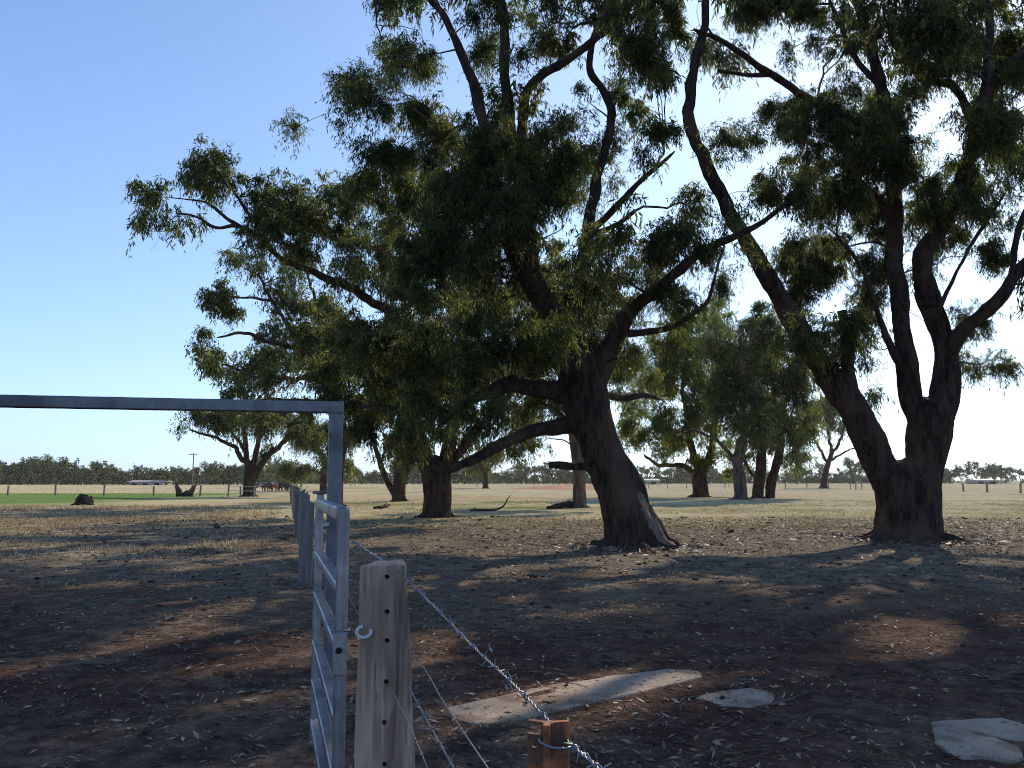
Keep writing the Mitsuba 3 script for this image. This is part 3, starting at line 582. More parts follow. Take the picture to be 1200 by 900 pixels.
far_gum('gum with two close dark trunks, rightmost of the three standing together', 79, 48,
        [[(888, 585, 14), (889, 570, 13), (892, 545, 12), (893, 520, 10)], [(902, 585, 12), (904, 565, 11), (911, 540, 10), (915, 518, 9), (912, 498, 8)]],
        [[(893, 525, 9), (889, 480, 7), (886, 430, 5), (880, 395, 3)], [(912, 502, 8), (920, 472, 6), (935, 452, 5), (948, 430, 3)], [(913, 500, 7), (905, 470, 6), (906, 430, 4), (915, 390, 3)], [(889, 560, 4), (878, 550, 3.5), (868, 535, 2.5)]],
        [(900, 450, 34, 28), (933, 433, 24, 20), (917, 508, 20, 16, .8), (932, 483, 22, 18), (885, 425, 28, 20), (880, 500, 20, 16, .8), (910, 400, 30, 18), (940, 460, 16, 14, .8), (930, 525, 14, 10, .5), (875, 540, 12, 10, .6), (905, 480, 24, 16), (920, 545, 12, 10, .6), (890, 520, 20, 14, .8), (945, 500, 16, 14, .8), (905, 425, 30, 24)], leaf=0.34, sub=1.04, depth=4)
far_gum('small thin gum with airy branches standing out in the pasture near the right', 185, 49,
        [[(965, 573, 9), (966, 562, 7), (970, 545, 6), (975, 530, 5)]],
        [[(971, 545, 4), (960, 525, 3), (950, 505, 2)], [(974, 533, 4), (985, 515, 3), (990, 495, 2)], [(973, 540, 3), (990, 530, 2), (1002, 525, 1.5)], [(974, 530, 4), (970, 500, 3), (968, 480, 2)]],
        [(975, 488, 24, 16, .9), (950, 500, 14, 12, .8), (992, 505, 12, 12, .6), (942, 535, 10, 16), (968, 470, 16, 10), (955, 478, 14, 10), (935, 515, 10, 10)], leaf=0.75, sub=2.08, depth=6, flare=5, edge=0.5)
far_gum('small leafy gum alone in the pasture between the reddish trunks', 180, 50,
        [[(569, 573, 7), (569, 562, 6), (569, 550, 5)]], [[(569, 555, 4), (562, 545, 3), (556, 535, 2)], [(569, 553, 4), (578, 542, 3), (583, 532, 2)]],
        [(568, 545, 16, 9), (560, 535, 14, 8), (578, 533, 14, 8), (568, 527, 14, 7), (552, 545, 8, 6, .7)], leaf=0.75, sub=1.84, depth=5, flare=5, edge=0.5, tint=[1.25, 1.15, .8])

# ---- far treeline: a few kinds, many trees
def auto_tree(seed, h, w, open_=False, lean=0.0):
    """A far gum in metres about its own base: (trunk mesh, crown mesh)."""
    r = np.random.default_rng(seed)
    parts, cc, cr = [], [], []
    th = h*r.uniform(0.22, 0.35)
    base = np.array([[0, 0, -0.3, 0.035*h], [0.02*h*lean, 0, th*0.6, 0.026*h], [0.04*h*lean, 0.01*h, th, 0.024*h]])
    S = spline(base, 6); parts.append(tube(S[:, :3], S[:, 3], 7))
    for k in range(7 if not open_ else 5):
        a = r.uniform(0, 2*np.pi); ro = w/2*r.uniform(0.35, 0.95); z = h*r.uniform(0.5, 0.98)*(1-0.25*(ro/(w/2))**2)
        e = np.array([ro*math.cos(a), ro*math.sin(a), z])
        P = np.array([[*S[-2, :3], 0.016*h], [*(S[-1, :3]*0.5+e*0.5+[0, 0, 0.05*h]), 0.010*h], [*e, 0.003*h]])
        Q = spline(P, 7); parts.append(tube(Q[:, :3], Q[:, 3], 5))
        for q in range(5 if not open_ else 3):
            cc.append(e+r.normal(size=3)*[0.13*w, 0.13*w, 0.07*h]); cr.append(h*r.uniform(0.07, 0.13))
    for q in range(16 if not open_ else 3):
        a = r.uniform(0, 2*np.pi); ro = w/2*math.sqrt(r.uniform(0, 0.8))
        cc.append([ro*math.cos(a), ro*math.sin(a), h*r.uniform(0.10, 0.85)]); cr.append(h*r.uniform(0.08, 0.13))
    v, f, c = foliage(cc, cr, np.full(len(cc), 50 if open_ else 64), h*0.066, r, 0.45, aspect=0.42, sprig_leaves=6)
    return join(parts), (v, f, c)

protos = []
for q, (h, w, op) in enumerate([(10, 9, False), (12, 9, False), (8, 9, False), (13, 8, True), (9, 7, True), (7, 8, False)]):
    tr, (v, f, c) = auto_tree(100+q, h, w, op)
    protos.append((mikit.ply(tr, 'm_bark', smooth=True), mikit.ply((v, f), 'm_leaf_far', color=c*0.8), h))
KIND = ['broad dark gum', 'tall dense gum', 'low round gum', 'tall open gum', 'slim open gum', 'low bushy gum']
def far_tree(px, D, top_y, kind, label, group):
    tr, cr, h = protos[kind]
    x = (px-600)/F_PX*D
    H = EYE+(563.5-top_y)*D/F_PX
    s = H/h
    m = T().translate([x, D, float(gz(x, D))-0.05]).rotate([0, 0, 1], float(rng.uniform(0, 360))).scale([s*float(rng.uniform(0.9, 1.25)), s, s])
    k = thing('distant_gum_tree', label.format(KIND[kind]), 'tree', group and group.format(KIND[kind]))
    scene[k+'__trunk'] = {**tr, 'to_world': m}
    scene[k+'__crown'] = {**cr, 'to_world': m}
rr = random.Random(5)
px = -30.0
while px < 292:                                     # the left end of the skyline
    far_tree(px, rr.uniform(330, 380), (rr.uniform(533, 543) if rr.random() < .3 else rr.uniform(543, 553))+0.012*px, rr.choice([0, 1, 2, 3, 5, 0, 2]), '{} in the far treeline left of the gateway post', '{}s of the far treeline on the left')
    px += rr.uniform(3.5, 8)
while px < 800:
    far_tree(px, rr.uniform(420, 480), (rr.uniform(537, 546) if rr.random() < .3 else rr.uniform(547, 556)), rr.choice([0, 1, 2, 3, 4, 5]), '{} in the far treeline between the gateway post and the leaning gum', '{}s of the far treeline in the middle')
    px += rr.uniform(4.5, 9)
while px < 1240:
    far_tree(px, rr.uniform(470, 540), (rr.uniform(537, 546) if rr.random() < .3 else rr.uniform(547, 557)), rr.choice([0, 2, 3, 5, 4]), '{} in the far treeline right of the leaning gum', '{}s of the far treeline on the right')
    px += rr.uniform(5, 10) if px < 1110 else rr.uniform(8, 18)
far_tree(997, 420, 534, 3, 'tall thin gum rising above the far treeline left of the huge right trunk', None)
far_tree(1162, 430, 541, 3, 'tallest gum in the treeline at the right edge', None)

wr = np.random.default_rng(77)
def woodland(label, px0, px1, D0, D1, n, hmax, leaf):
    px = wr.uniform(px0, px1, n); D = wr.uniform(D0, D1, n)
    x = (px-600)/F_PX*D
    top = hmax*(0.45+0.75*meshkit.fbm(np.c_[x*0.02, D*0.02, 0*x], 3, 4))
    z = top*wr.uniform(0.05, 1.0, n)**0.8
    c = np.c_[x, D, z+gz(x, D)]
    v, f, col = foliage(c, np.full(n, 1.5), np.full(n, 42), leaf, wr, 0.4, aspect=0.5, sprig_leaves=6)
    k = put('woodland', (v, f), 'm_leaf_far', color=col*0.75)
    stuff(k, label, 'woodland')
woodland('dark mass of scrub and trees closing the fields at the left', -500, 340, 385, 420, 1100, 4.6, 1.3)
woodland('dark mass of scrub and trees behind the middle of the pasture', 330, 810, 485, 520, 500, 4.6, 1.5)
woodland('thin dark band of scrub along the horizon at the right', 790, 1110, 545, 580, 300, 4.6, 1.6)

# ------------------------------------------------------------------ red earth bank, stumps, fallen wood
def lump(cx, cy, rx, ry, h, seed, n=40, rough=0.25):
    a, q = np.meshgrid(np.linspace(0, 2*np.pi, n, endpoint=False), np.linspace(0, 1, n//2))
    x, y = cx+rx*q*np.cos(a), cy+ry*q*np.sin(a)
    p = np.stack([x, y, 0*x], -1)
    z = h*np.clip(1-q**2.2, 0, 1)*(1-rough+2*rough*meshkit.fbm(p*3/rx, 3, seed))-0.12*q
    v = np.stack([x, y, z+gz(x, y)], -1).reshape(-1, 3)
    i, j = np.meshgrid(np.arange(n//2-1), np.arange(n), indexing='ij')
    Q = np.stack([i*n+j, (i+1)*n+j, (i+1)*n+(j+1) % n, i*n+(j+1) % n], -1).reshape(-1, 4)
    return v, np.vstack([Q[:, [0, 1, 2]], Q[:, [0, 2, 3]]])
p = gp(690, 573)
put('dirt_mound', lump(13, 165, 15, 9, 0.85, 3), 'm_redearth', smooth=True)
labels['dirt_mound'] = {'kind': 'structure', 'label': 'long low bank of red earth in the far pasture', 'category': 'earth bank'}

def stump(name, label, base, balls, hollow=None, seed=1, mat='m_char'):
    m = Manifold.batch_boolean([chain(b) for b in balls], manifold3d.OpType.Add)
    if hollow is not None: m = m-chain(hollow)
    v, f = smoothed(m, 0.10, 4)
    v = v+normals(v, f)*((meshkit.fbm(v*[4, 4, 1.5], 3, seed)-0.5)*0.22)[:, None]
    k = thing(name, label, 'stump')
    put('wood', (v+base, f), mat, k, smooth=True)
b = gp(98, 591.5)
stump('tree_stump', 'squat black tree stump on the edge of the green strip', b,
      [[[0, 0, -.1, .62], [0, 0, .30, .46], [-.05, 0, .42, .36]], [[.3, 0, .1, .35], [.42, .1, .42, .16], [.46, .1, .55, .07]], [[-.3, 0, .1, .3], [-.28, .1, .50, .16], [-.24, .1, .66, .06]], [[-.5, -.2, -.05, .22], [-.85, -.3, -.1, .1]], [[.5, -.2, -.05, .2], [.8, -.2, -.1, .1]], [[.05, .2, .3, .2], [.08, .2, .62, .06]]],
      [[0, -.1, .62, .22], [0, -.1, 1.0, .35]], 4)
b = gp(216, 582)
stump('tree_stump', 'split hollow stump with two pale upright prongs beside the paddock fence', b,
      [[[-.45, 0, -.1, .42], [-.58, 0, .5, .27], [-.78, .05, 1.0, .17], [-.84, .1, 1.35, .08]], [[-.70, .1, .4, .2], [-.95, .15, .9, .12], [-1.0, .2, 1.15, .05]], [[.4, 0, -.1, .42], [.66, 0, .5, .26], [.95, .05, .95, .17], [1.1, .1, 1.25, .09]], [[.7, 0, .4, .2], [.75, .1, 1.0, .10], [.70, .1, 1.2, .05]], [[-.4, .1, -.1, .45], [.4, .1, -.1, .45]], [[0, .3, .1, .36], [.15, .3, .5, .2]]],
      [[.02, -.4, .45, .25], [.05, -.5, 1.0, .4]], 8, 'm_stump')

def fallen(name, label, rows, seed, mat='m_bark', cat='branch', lift=0.5):
    k = thing(name, label, cat)
    for q, br in enumerate(rows):
        P = []
        for (px, py, w, h) in br:
            g = gp(px, py); P.append([g[0], g[1], g[2]+h, w/2*g[1]/F_PX])
        S = spline(P, 18)
        S[:, :3] += (np.stack([meshkit.fbm(S[:, :3]*1.5+9*c, 2, seed+c) for c in range(3)], -1)-0.5)*0.25*min(1, P[0][1]/20)*[1, 1, .3]
        put('stem' if q == 0 else 'twig', tube(S[:, :3], np.maximum(S[:, 3], 0.004), 7), mat, k, smooth=True)
fallen('fallen_branch', 'thin crooked fallen branch with one arm pointing up, on the sunlit grass', [[(551, 599, 2.4, .05), (565, 599, 2.4, .06), (584, 599, 2.2, .08), (592, 599, 1.6, .4), (597, 599.5, .8, .85)], [(586, 599, 1.6, .1), (590, 599, 1.2, .28), (592, 600, .6, .5)], [(560, 599, 1.4, .05), (556, 600, 1, .2), (553, 601, .6, .22)]], 2)
fallen('fallen_branch', 'short dark log lying in the grass left of the stout reddish trunk', [[(438, 596, 3, .08), (446, 596, 3.2, .10), (457, 594, 2.4, .12)], [(449, 596, 1.5, .1), (453, 595, 1, .3)]], 3)
fallen('fallen_branch', 'pale bare stick on the bare earth beside the small slab', [[(903, 828, 3, .012), (925, 823, 3.4, .014), (940, 818, 3.2, .015), (957, 815, 2, .013)], [(935, 820, 2, .013), (944, 822, 1, .012)]], 4, 'm_palebark', 'stick')
b = gp(665, 592)
fallen('fallen_branch', 'broken dark log lying against the pinkish brown trunk', [[(642, 597, 4, .1), (655, 596, 6, .15), (668, 595, 8, .25)]], 6)
fallen('fallen_branch', 'knotted pale stick in the patch of sun left of the gate', [[(196, 729, 3, .02), (203, 727, 4, .03), (212, 727, 2.5, .02)], [(203, 727, 2.6, .03), (201, 724, 2, .07)]], 7, 'm_palebark', 'stick')

# ------------------------------------------------------------------ concrete slabs
from shapely.geometry import Polygon
def slab_piece(pix, top, seed, thick=0.10):
    """A worn slab: broken outline, rounded rim, its top a little above the earth."""
    ring = np.array([gp(*q)[:2] for q in pix])
    poly = Polygon(ring).buffer(-0.02).buffer(0.045)
    v2 = np.array([[p.x, p.y] for p in (poly.exterior.interpolate(d) for d in np.arange(0, poly.exterior.length, 0.03))])
    v2 += (meshkit.fbm(np.c_[v2*11, 0*v2[:, 0]], 4, seed)[:, None]-0.5)*0.06
    v2 = np.array(Polygon(v2).buffer(0).exterior.coords)[:-1]
    if Polygon(v2).exterior.is_ccw is False: v2 = v2[::-1]
    n = len(v2); t = unit(np.roll(v2, -2, 0)-np.roll(v2, 2, 0)); inn = np.c_[-t[:, 1], t[:, 0]]
    rings, h = [], [-thick, -0.004, top*0.7, top]
    for o_, z in zip((0, 0, 0.008, 0.03), h):
        p = v2+inn*o_
        rings.append(np.c_[p, gz(p[:, 0], p[:, 1])+z+(meshkit.fbm(np.c_[p*5, 0*p[:, 0]], 3, seed+2)-0.5)*(0.012 if z > 0 else 0)])
    q = np.arange(n)
    f = np.vstack([np.vstack([np.stack([a*n+q, a*n+(q+1) % n, (a+1)*n+(q+1) % n], 1), np.stack([a*n+q, (a+1)*n+(q+1) % n, (a+1)*n+q], 1)]) for a in range(3)])
    import mapbox_earcut
    tri = np.asarray(mapbox_earcut.triangulate_float64(rings[3][:, :2].copy(), np.array([n], np.uint32))).reshape(-1, 3)+3*n
    return np.vstack(rings), np.vstack([f, tri])
k = thing('concrete_slab', 'long pale concrete slab sunk in the earth behind the rusty picket', 'concrete slab')
put('piece', slab_piece([(524, 832), (590, 817), (655, 803), (720, 793), (782, 786), (815, 788), (820, 794), (770, 806), (700, 822), (640, 836), (600, 845), (565, 849), (545, 845)], 0.012, 1), 'm_concrete', k, smooth=25)
k = thing('concrete_slab', 'small half buried concrete patch right of the long slab', 'concrete slab')
put('piece', slab_piece([(818, 818), (845, 811), (880, 808), (905, 814), (900, 824), (872, 829), (846, 826)], 0.007, 2), 'm_concrete', k, smooth=25)
k = thing('concrete_slab', 'cracked grey concrete slab in two pieces at the lower right corner', 'concrete slab')
put('piece', slab_piece([(1104, 847), (1150, 844), (1176, 843), (1195, 849), (1215, 866), (1190, 868), (1160, 862), (1138, 858)], 0.014, 3), 'm_concrete', k, smooth=25)
put('piece', slab_piece([(1095, 850), (1103, 849), (1136, 860), (1160, 867), (1193, 880), (1196, 889), (1183, 893), (1150, 888), (1118, 888), (1103, 874)], 0.022, 4), 'm_concrete', k, smooth=25)

# ------------------------------------------------------------------ gateway, gate, posts, wires
LINE = lambda D: 0.229-0.252*D                # the fence line's x at distance D
ROW = lambda D: 0.35-0.261*D                  # the same line where it is carried by timber posts
fd = unit(np.array([-0.252, 1.0, 0]))         # along the fence, away from the camera
fs = np.array([fd[1], -fd[0], 0])             # to its right
# tall steel frame over the lane
k = thing('gateway_frame', 'tall grey steel gateway frame with a long square crossbar overhead', 'gateway')
pp = at(394, 480, 4.85); px0 = pp[0]
top = at(394, 471, 4.85)[2]; hb = 0.064
put('post', beam([px0, 4.85, -0.25], [px0, 4.85, top-hb-0.001], 0.078, 0.078, 0.006, up=fs), 'm_steel_dull', k, smooth=30)
bl = -unit(np.array([1, 0.235, 0])) * 3.4
e0 = np.array([px0+0.039, 4.85+0.012, top-hb/2])
put('crossbar', beam(e0, e0+bl, 0.078, hb, 0.006), 'm_steel_dull', k, smooth=30)
put('post', beam([e0[0]+bl[0]+0.04, e0[1]+bl[1], -0.25], [e0[0]+bl[0]+0.04, e0[1]+bl[1], top-hb-0.001], 0.078, 0.078, 0.006, up=fs), 'm_steel_dull', k, smooth=30)
put('weld', beam([px0-0.041, 4.85, top-hb-0.003], [px0+0.041, 4.85, top-hb-0.003], 0.083, 0.008, 0.003), 'm_steel_dull', k, smooth=30)
# open gate
k = thing('farm_gate', 'galvanised steel farm gate of horizontal rails swung open along the fence', 'gate')
gn, gfar = at(403, 595, 3.2), at(374.5, 590, 4.72)
ztop_n, ztop_f = at(403, 591, 3.2)[2], at(374, 585, 4.72)[2]
ztop = (ztop_n+ztop_f)/2
A = np.array([gn[0], 3.2, 0]); B = np.array([gfar[0], 4.72, 0])
gd = unit(B-A); gsd = np.array([gd[1], -gd[0], 0])
zlow = 0.28
def stile(P): return beam([P[0], P[1], zlow-0.05], [P[0], P[1], ztop], 0.050, 0.044, 0.017, up=gsd)
put('stile', stile(A), 'm_steel', k, smooth=30); put('stile', stile(B), 'm_steel', k, smooth=30)
zr = [ztop-0.03, 1.205, 0.99, 0.735, 0.535, 0.33]
for q, z in enumerate(zr):
    put('rail', beam(A+gd*0.026+[0, 0, z], B-gd*0.026+[0, 0, z], 0.048, 0.052 if q == 0 else 0.042, 0.007), 'm_steel', k, smooth=30)
for q in range(1, 5):                          # wavy wire woven between the rails
    z = (zr[q]+zr[q+1])/2
    t = np.linspace(0.03, np.linalg.norm(B-A)-0.03, 160)
    P = A+gd*t[:, None]+np.stack([0*t, 0*t, z+0.05+0.014*np.sin(t*2*np.pi/0.13)], 1)+gsd*0.012
    put('wavy_wire', tube(P, 0.0028, 6), 'm_wire', k, smooth=True)
zb = at(402, 762, 3.17)[2]
bk = beam(A+gsd*0.0+[0, -0.027, zb-0.09], A+[0, -0.027, zb+0.06], 0.046, 0.008, 0.003, up=(0, 1, 0))
lk = put('latch_plate', bk, 'm_steel', k, smooth=30)
c = trimesh.creation.cylinder(0.011, 0.016, sections=16); c.apply_transform(trimesh.transformations.rotation_matrix(math.pi/2, [1, 0, 0])); c.apply_translation([A[0], A[1]-0.037, zb])
put('bolt', c, 'm_dark', lk, smooth=30)
ring = tube(np.array([[A[0]+0.029*math.cos(a), A[1]+0.026*math.sin(a), zb+0.068+0.002*math.sin(3*a)] for a in np.linspace(0, 2*np.pi, 25)]), 0.004, 7)
put('collar', ring, 'm_wire', k, smooth=True)
for z in (ztop-0.15, zlow+0.15):
    put('hinge', beam([B[0], B[1]+0.022, z], [px0-0.02, 4.80, z], 0.03, 0.03, 0.006), 'm_steel', k, smooth=30)
# capped post behind the gate
k = thing('steel_post', 'short steel post topped by a flat brown board, behind the gate', 'post')
q0 = at(375.5, 585, 5.6); zc = at(375, 579, 5.6)[2]
put('shaft', beam([q0[0], 5.6, -0.2], [q0[0], 5.6, zc-0.001], 0.045, 0.045, 0.005, up=fs), 'm_steel', k, smooth=30)
put('cap_board', beam([at(367.5, 577, 5.6)[0], 5.6, zc+0.010], [at(386, 577, 5.6)[0], 5.64, zc+0.010], 0.10, 0.02, 0.003), 'm_oldwood', k, smooth=30)

# grey timber strainer post with wire holes
PD = 2.1
k = thing('fence_post', 'weathered grey timber fence post in the foreground with a column of wire holes', 'post')
tl, tr_, bl_, br_ = at(422, 660, PD), at(477, 659, PD), at(414, 905, PD), at(487, 905, PD)
ztp = tl[2]
def lerp_row(z):
    t = (ztp-z)/(ztp-bl_[2])
    return tl[0]+(bl_[0]-tl[0])*t, tr_[0]+(br_[0]-tr_[0])*t
zb0 = -0.3
l0, r0 = lerp_row(zb0); l1, r1 = lerp_row(ztp)
t_ = 0.115
def corner(x, y, z, r): return Manifold.sphere(r, 10).translate((x, y, z))
post = Manifold.batch_hull([corner(l0+.012, PD+.012, zb0, .012), corner(r0-.008, PD+.008, zb0, .008), corner(r0-.034, PD+t_+.02, zb0, .012), corner(l0+.02, PD+t_+.02, zb0, .02),
                            corner(l1+.006, PD+.006, ztp-.012, .005), corner(r1-.004, PD+.004, ztp-.005, .004), corner(r1-.026, PD+t_, ztp-.006, .006), corner(l1+.02, PD+t_, ztp-.014, .008)])
post = post.refine_to_length(0.022)
hy = [676, 717, 751, 799, 847, 896]; hx = [454, 454, 453, 453, 451, 451]
holes = []
for a, b in zip(hx, hy):
    h = at(a, b, PD)
    holes.append(Manifold.cylinder(0.24, 0.0062, 0.0062, 14).rotate((-90, 0, 0)).translate((h[0], PD-0.04, h[2])))
post = post-Manifold.batch_boolean(holes, manifold3d.OpType.Add)
v, f = mtri(post)
inside = (np.abs(meshkit.noise(v*0)) < -1)
n_ = normals(v, f)
q_ = meshkit.fbm(v*[45, 45, 3.0], 3, 4)-0.5
v = v+np.c_[0*q_, q_*0.003, 0*q_]+np.c_[(meshkit.fbm(v*[0, 0, 5], 2, 8)-0.5)*0.010, 0*q_, np.where(v[:, 2] > ztp-0.03, (meshkit.fbm(v*[70, 35, 0], 3, 3)-0.5)*0.007, 0)]
put('shaft', (v, f), 'm_wood', k, smooth=35)
h = at(427, 740, PD)
ang = np.linspace(-0.5, 4.6, 26)
P = np.stack([h[0]+0.017*np.cos(ang), PD-0.008+0*ang, h[2]+0.013*np.sin(ang+3.1)], 1)
put('hook', tube(P, 0.0045, 8), 'm_zinc', k, smooth=True)

# rusty Y-shaped picket
SD = 0.89
k = thing('star_picket', 'rusty orange steel picket standing at the bottom of the picture', 'picket')
sc_, sz = at(642, 846, SD), at(642, 846, SD)[2]
w = 0.0172
from shapely.ops import unary_union
from shapely import affinity
from shapely.geometry import box as sbox
arms = [affinity.rotate(sbox(-0.0022, 0, 0.0022, w*(1.05 if a else 0.7)), a, origin=(0, 0)) for a in (0, 112, -112)]
prof = unary_union(arms+[sbox(-0.004, -0.004, 0.004, 0.004)]).buffer(0.0012).buffer(-0.0006)
m = trimesh.creation.extrude_polygon(affinity.rotate(prof, 172, origin=(0, 0)), 1.75, engine='earcut')
pv = np.array(m.vertices)
pm = Manifold(manifold3d.Mesh(np.asarray(m.vertices, np.float32), np.asarray(m.faces, np.uint32)))
notch = rbox(0.012, 0.05, 0.010, 0.002).translate((-0.0115, 0, 1.75-0.008))
nh = [Manifold.cylinder(0.1, 0.0025, 0.0025, 12).rotate((90, 0, 0)).translate((-0.011, 0.05, 1.75-dz)) for dz in (0.024, 0.10)]
if pm.status() == manifold3d.Error.NoError:
    pm = pm-notch-Manifold.batch_boolean(nh, manifold3d.OpType.Add)
    pv, pf = mtri(pm.refine_to_length(0.4))
else:
    pf = np.array(m.faces)
pv = pv*[1.18, 1, 1]+[sc_[0], SD, sz-1.75]
put('shaft', (pv, pf), 'm_rust', k, smooth=25)
P = np.array([at(632, 866, SD-.004), at(634, 870, SD-.010), at(645, 875.5, SD-.014), at(657, 877, SD-.012), at(667, 876, SD-.006), at(670, 872, SD+.002)])
put('tie_wire', tube(spline(np.c_[P], 24), 0.0014, 7), 'm_wire', k, smooth=True)

# strands
def barbs(key, P, step, start, seed):
    r = np.random.default_rng(seed)
    s = np.concatenate([[0], np.cumsum(np.linalg.norm(np.diff(P, axis=0), axis=1))])
    for d in np.arange(start, s[-1]-0.02, step):
        c = np.array([np.interp(d, s, P[:, a]) for a in range(3)])
        c2 = np.array([np.interp(d+0.01, s, P[:, a]) for a in range(3)])
        tdir = unit(c2-c)
        a = unit(np.cross(tdir, unit(r.normal(size=3)))); b = np.cross(tdir, a)
        parts = []
        th = np.linspace(0, 4*np.pi, 22)
        parts.append(tube(c+tdir*(th[:, None]/(4*np.pi)*0.009-0.0045)+0.0025*(np.cos(th)[:, None]*a+np.sin(th)[:, None]*b), 0.0009, 5))
        for sg, (u, w_) in ((1, (a, b)), (-1, (a, b)), (1, (b, a)), (-1, (b, a))):
            e = c+sg*u*0.013+w_*0.003*sg+tdir*r.uniform(-.006, .006)
            parts.append(tube(np.array([c+w_*0.0028*sg, c+w_*0.003*sg+sg*u*0.006, e]), np.array([.0011, .0011, .0006]), 5))
        put('barb', join(parts), 'm_wire', key, smooth=True)
def strand(P, n=240, r=0.0010, tw=0.030):
    S = spline(spline(P, 400), n)
    s = np.concatenate([[0], np.cumsum(np.linalg.norm(np.diff(S, axis=0), axis=1))])
    t = unit(np.gradient(S, axis=0)); a = unit(np.cross(t, [0, 0, 1.0])); b = np.cross(t, a)
    ph = s*2*np.pi/tw
    off = (np.cos(ph)[:, None]*a+np.sin(ph)[:, None]*b)*r
    return S, join([tube(S+off, r, 5), tube(S-off, r, 5)])
k = thing('barbed_wire', 'thick twisted barbed wire running from the grey post over the rusty picket', 'barbed wire')
farA = np.array([ROW(14.0)+0.06, 14.0, 1.33])
PA = np.array([at(745, 952, .66), at(700, 899, .77), at(668, 871, SD-.012), at(640, 841, 1.0), at(600, 800, 1.16), at(560, 763, 1.38), at(520, 722, 1.62), at(490, 692, 1.87), at(474, 677, 2.06), at(462, 666, 2.16), at(413, 634, 3.5), at(400, 624, 4.2), farA])
S, m = strand(PA[:-2], 1100)
put('strand', m, 'm_wire', k, smooth=True)
put('strand', tube(spline(PA[-3:], 60), 0.0016, 5), 'm_wire', k, smooth=True)
S2 = S[S[:, 1] < 4.5]
barbs(k, S2, 0.082, 0.03, 5)
def plain(label, a, b, z_far, barb=False, n=260):
    k = thing('fence_wire', label, 'wire')
    mid = np.array([LINE(4.6)+0.04, 4.6, z_far+0.02])
    P = np.array([a, 0.5*(a+b)-[0, 0, .004], b, mid, [ROW(14.0)+0.06, 14.0, z_far]])
    if barb:
        S, m = strand(P[:3], 500, 0.0009, 0.03); put('strand', m, 'm_wire', k, smooth=True)
        put('strand', tube(spline(P[2:], 40), 0.0016, 5), 'm_wire', k, smooth=True)
        barbs(k, S[S[:, 1] < 3.0], 0.11, 0.06, 9)
    else:
        put('strand', tube(spline(P, n), 0.0011, 6), 'm_wire', k, smooth=True)
plain('thin plain wire just below the barbed wire, passing behind the grey post', at(645, 1008, SD), at(474, 751, PD+.05), 1.14)
plain('second lower wire with small barbs leaving the right edge of the grey post', at(645, 1093, SD), at(475, 798, PD+.05), 1.03, True)
plain('lowest thin wire crossing the face of the grey post', at(645, 1200, SD), at(455, 801, PD-.004), .92)

# row of split timber posts running away along the fence line
k = thing('timber_fence', 'long row of grey split timber posts and wires receding beside the lane', 'fence')
D = 13.9; q = 0
rf = random.Random(3)
postm = []
for s_ in range(4):
    m = Manifold.batch_hull([Manifold.sphere(.02, 8).translate((a*(.06+.02*((s_+b) % 2)), b*.055, z)) for a in (-1, 1) for b in (-1, 1) for z in (-.3, 1.27+.03*a*(s_-1.5))])
    v, f = mtri(m.refine_to_length(0.12)); v = v+(meshkit.fbm(v*[9, 9, 1.2], 2, s_)[:, None]-0.5)*[.04, .04, 0]
    postm.append(mikit.ply((v, f), 'm_oldwood', smooth=35))
ends = []
while D < 105:
    x = ROW(D)+rf.uniform(-.04, .04)
    key = numbered(k+'__post')
    scene[key] = {**postm[q % 4], 'to_world': T().translate([x, D, float(gz(x, D))]).rotate([0, 1, 0], rf.uniform(-2.5, 2.5)).rotate([0, 0, 1], 14+rf.uniform(-12, 12)).scale([rf.uniform(.8, 1.15), 1, rf.uniform(.95, 1.05)])}
    ends.append((x, D)); q += 1
    D += 2.7+rf.uniform(-.3, .5)
for z in (1.2, .95, .7, .45):
    P = np.array([[x+.09, d, z+float(gz(x, d))] for x, d in ends])
    put('wire', tube(P, 0.003, 4), 'm_wire', k, smooth=True)

# paddock fences far off
def post_fence(label, pts, step_m, h, w, mat='m_oldwood', wires=(0.5, 0.8, 1.05), seed=0, rails=()):
    k = thing('paddock_fence', label, 'fence')
    P = np.array(pts, float); r = random.Random(seed)
    s = np.concatenate([[0], np.cumsum(np.linalg.norm(np.diff(P, axis=0), axis=1))])
    base = mikit.ply(beam([0, 0, -.3], [0, 0, h], w, w, .01), mat, smooth=30)
    for d in np.arange(0, s[-1], step_m):
        x, y = np.interp(d, s, P[:, 0]), np.interp(d, s, P[:, 1])
        scene[numbered(k+'__post')] = {**base, 'to_world': T().translate([x, y, float(gz(x, y))]).rotate([0, 1, 0], r.uniform(-3, 3)).scale([1, 1, r.uniform(.9, 1.1)])}
    n = max(2, int(s[-1]/4)); d = np.linspace(0, s[-1], n)
    x, y = np.interp(d, s, P[:, 0]), np.interp(d, s, P[:, 1])
    for z in wires:
        put('wire', tube(np.c_[x, y, z+gz(x, y)], 0.006, 4), 'm_wire', k, smooth=True)
    for z in rails:
        put('rail', tube(np.c_[x, y, z+gz(x, y)], 0.035, 6), 'm_roof', k, smooth=True)
g = lambda px, D: ((px-600)/F_PX*D, D)
post_fence('thin post and wire fence behind the green strip', [g(-49, 97), g(14, 97), g(206, 93), g(270, 90)], 6.1, 1.15, .16, seed=1)
post_fence('pale pipe rail fence in front of the low spreading gum', [g(270, 88), g(303, 84)], 2.6, 1.1, .14, rails=(1.05, .6), wires=(), seed=2)
post_fence('long wire fence across the far pasture behind the three gums', [g(655, 190), g(800, 180), g(1000, 165), g(1060, 160)], 4.0, 1.25, .15, seed=3)
post_fence('wire fence with heavier posts right of the huge trunk', [g(1062, 140), g(1121, 128), g(1163, 118), g(1260, 105)], 6.6, 1.3, .2, seed=4)
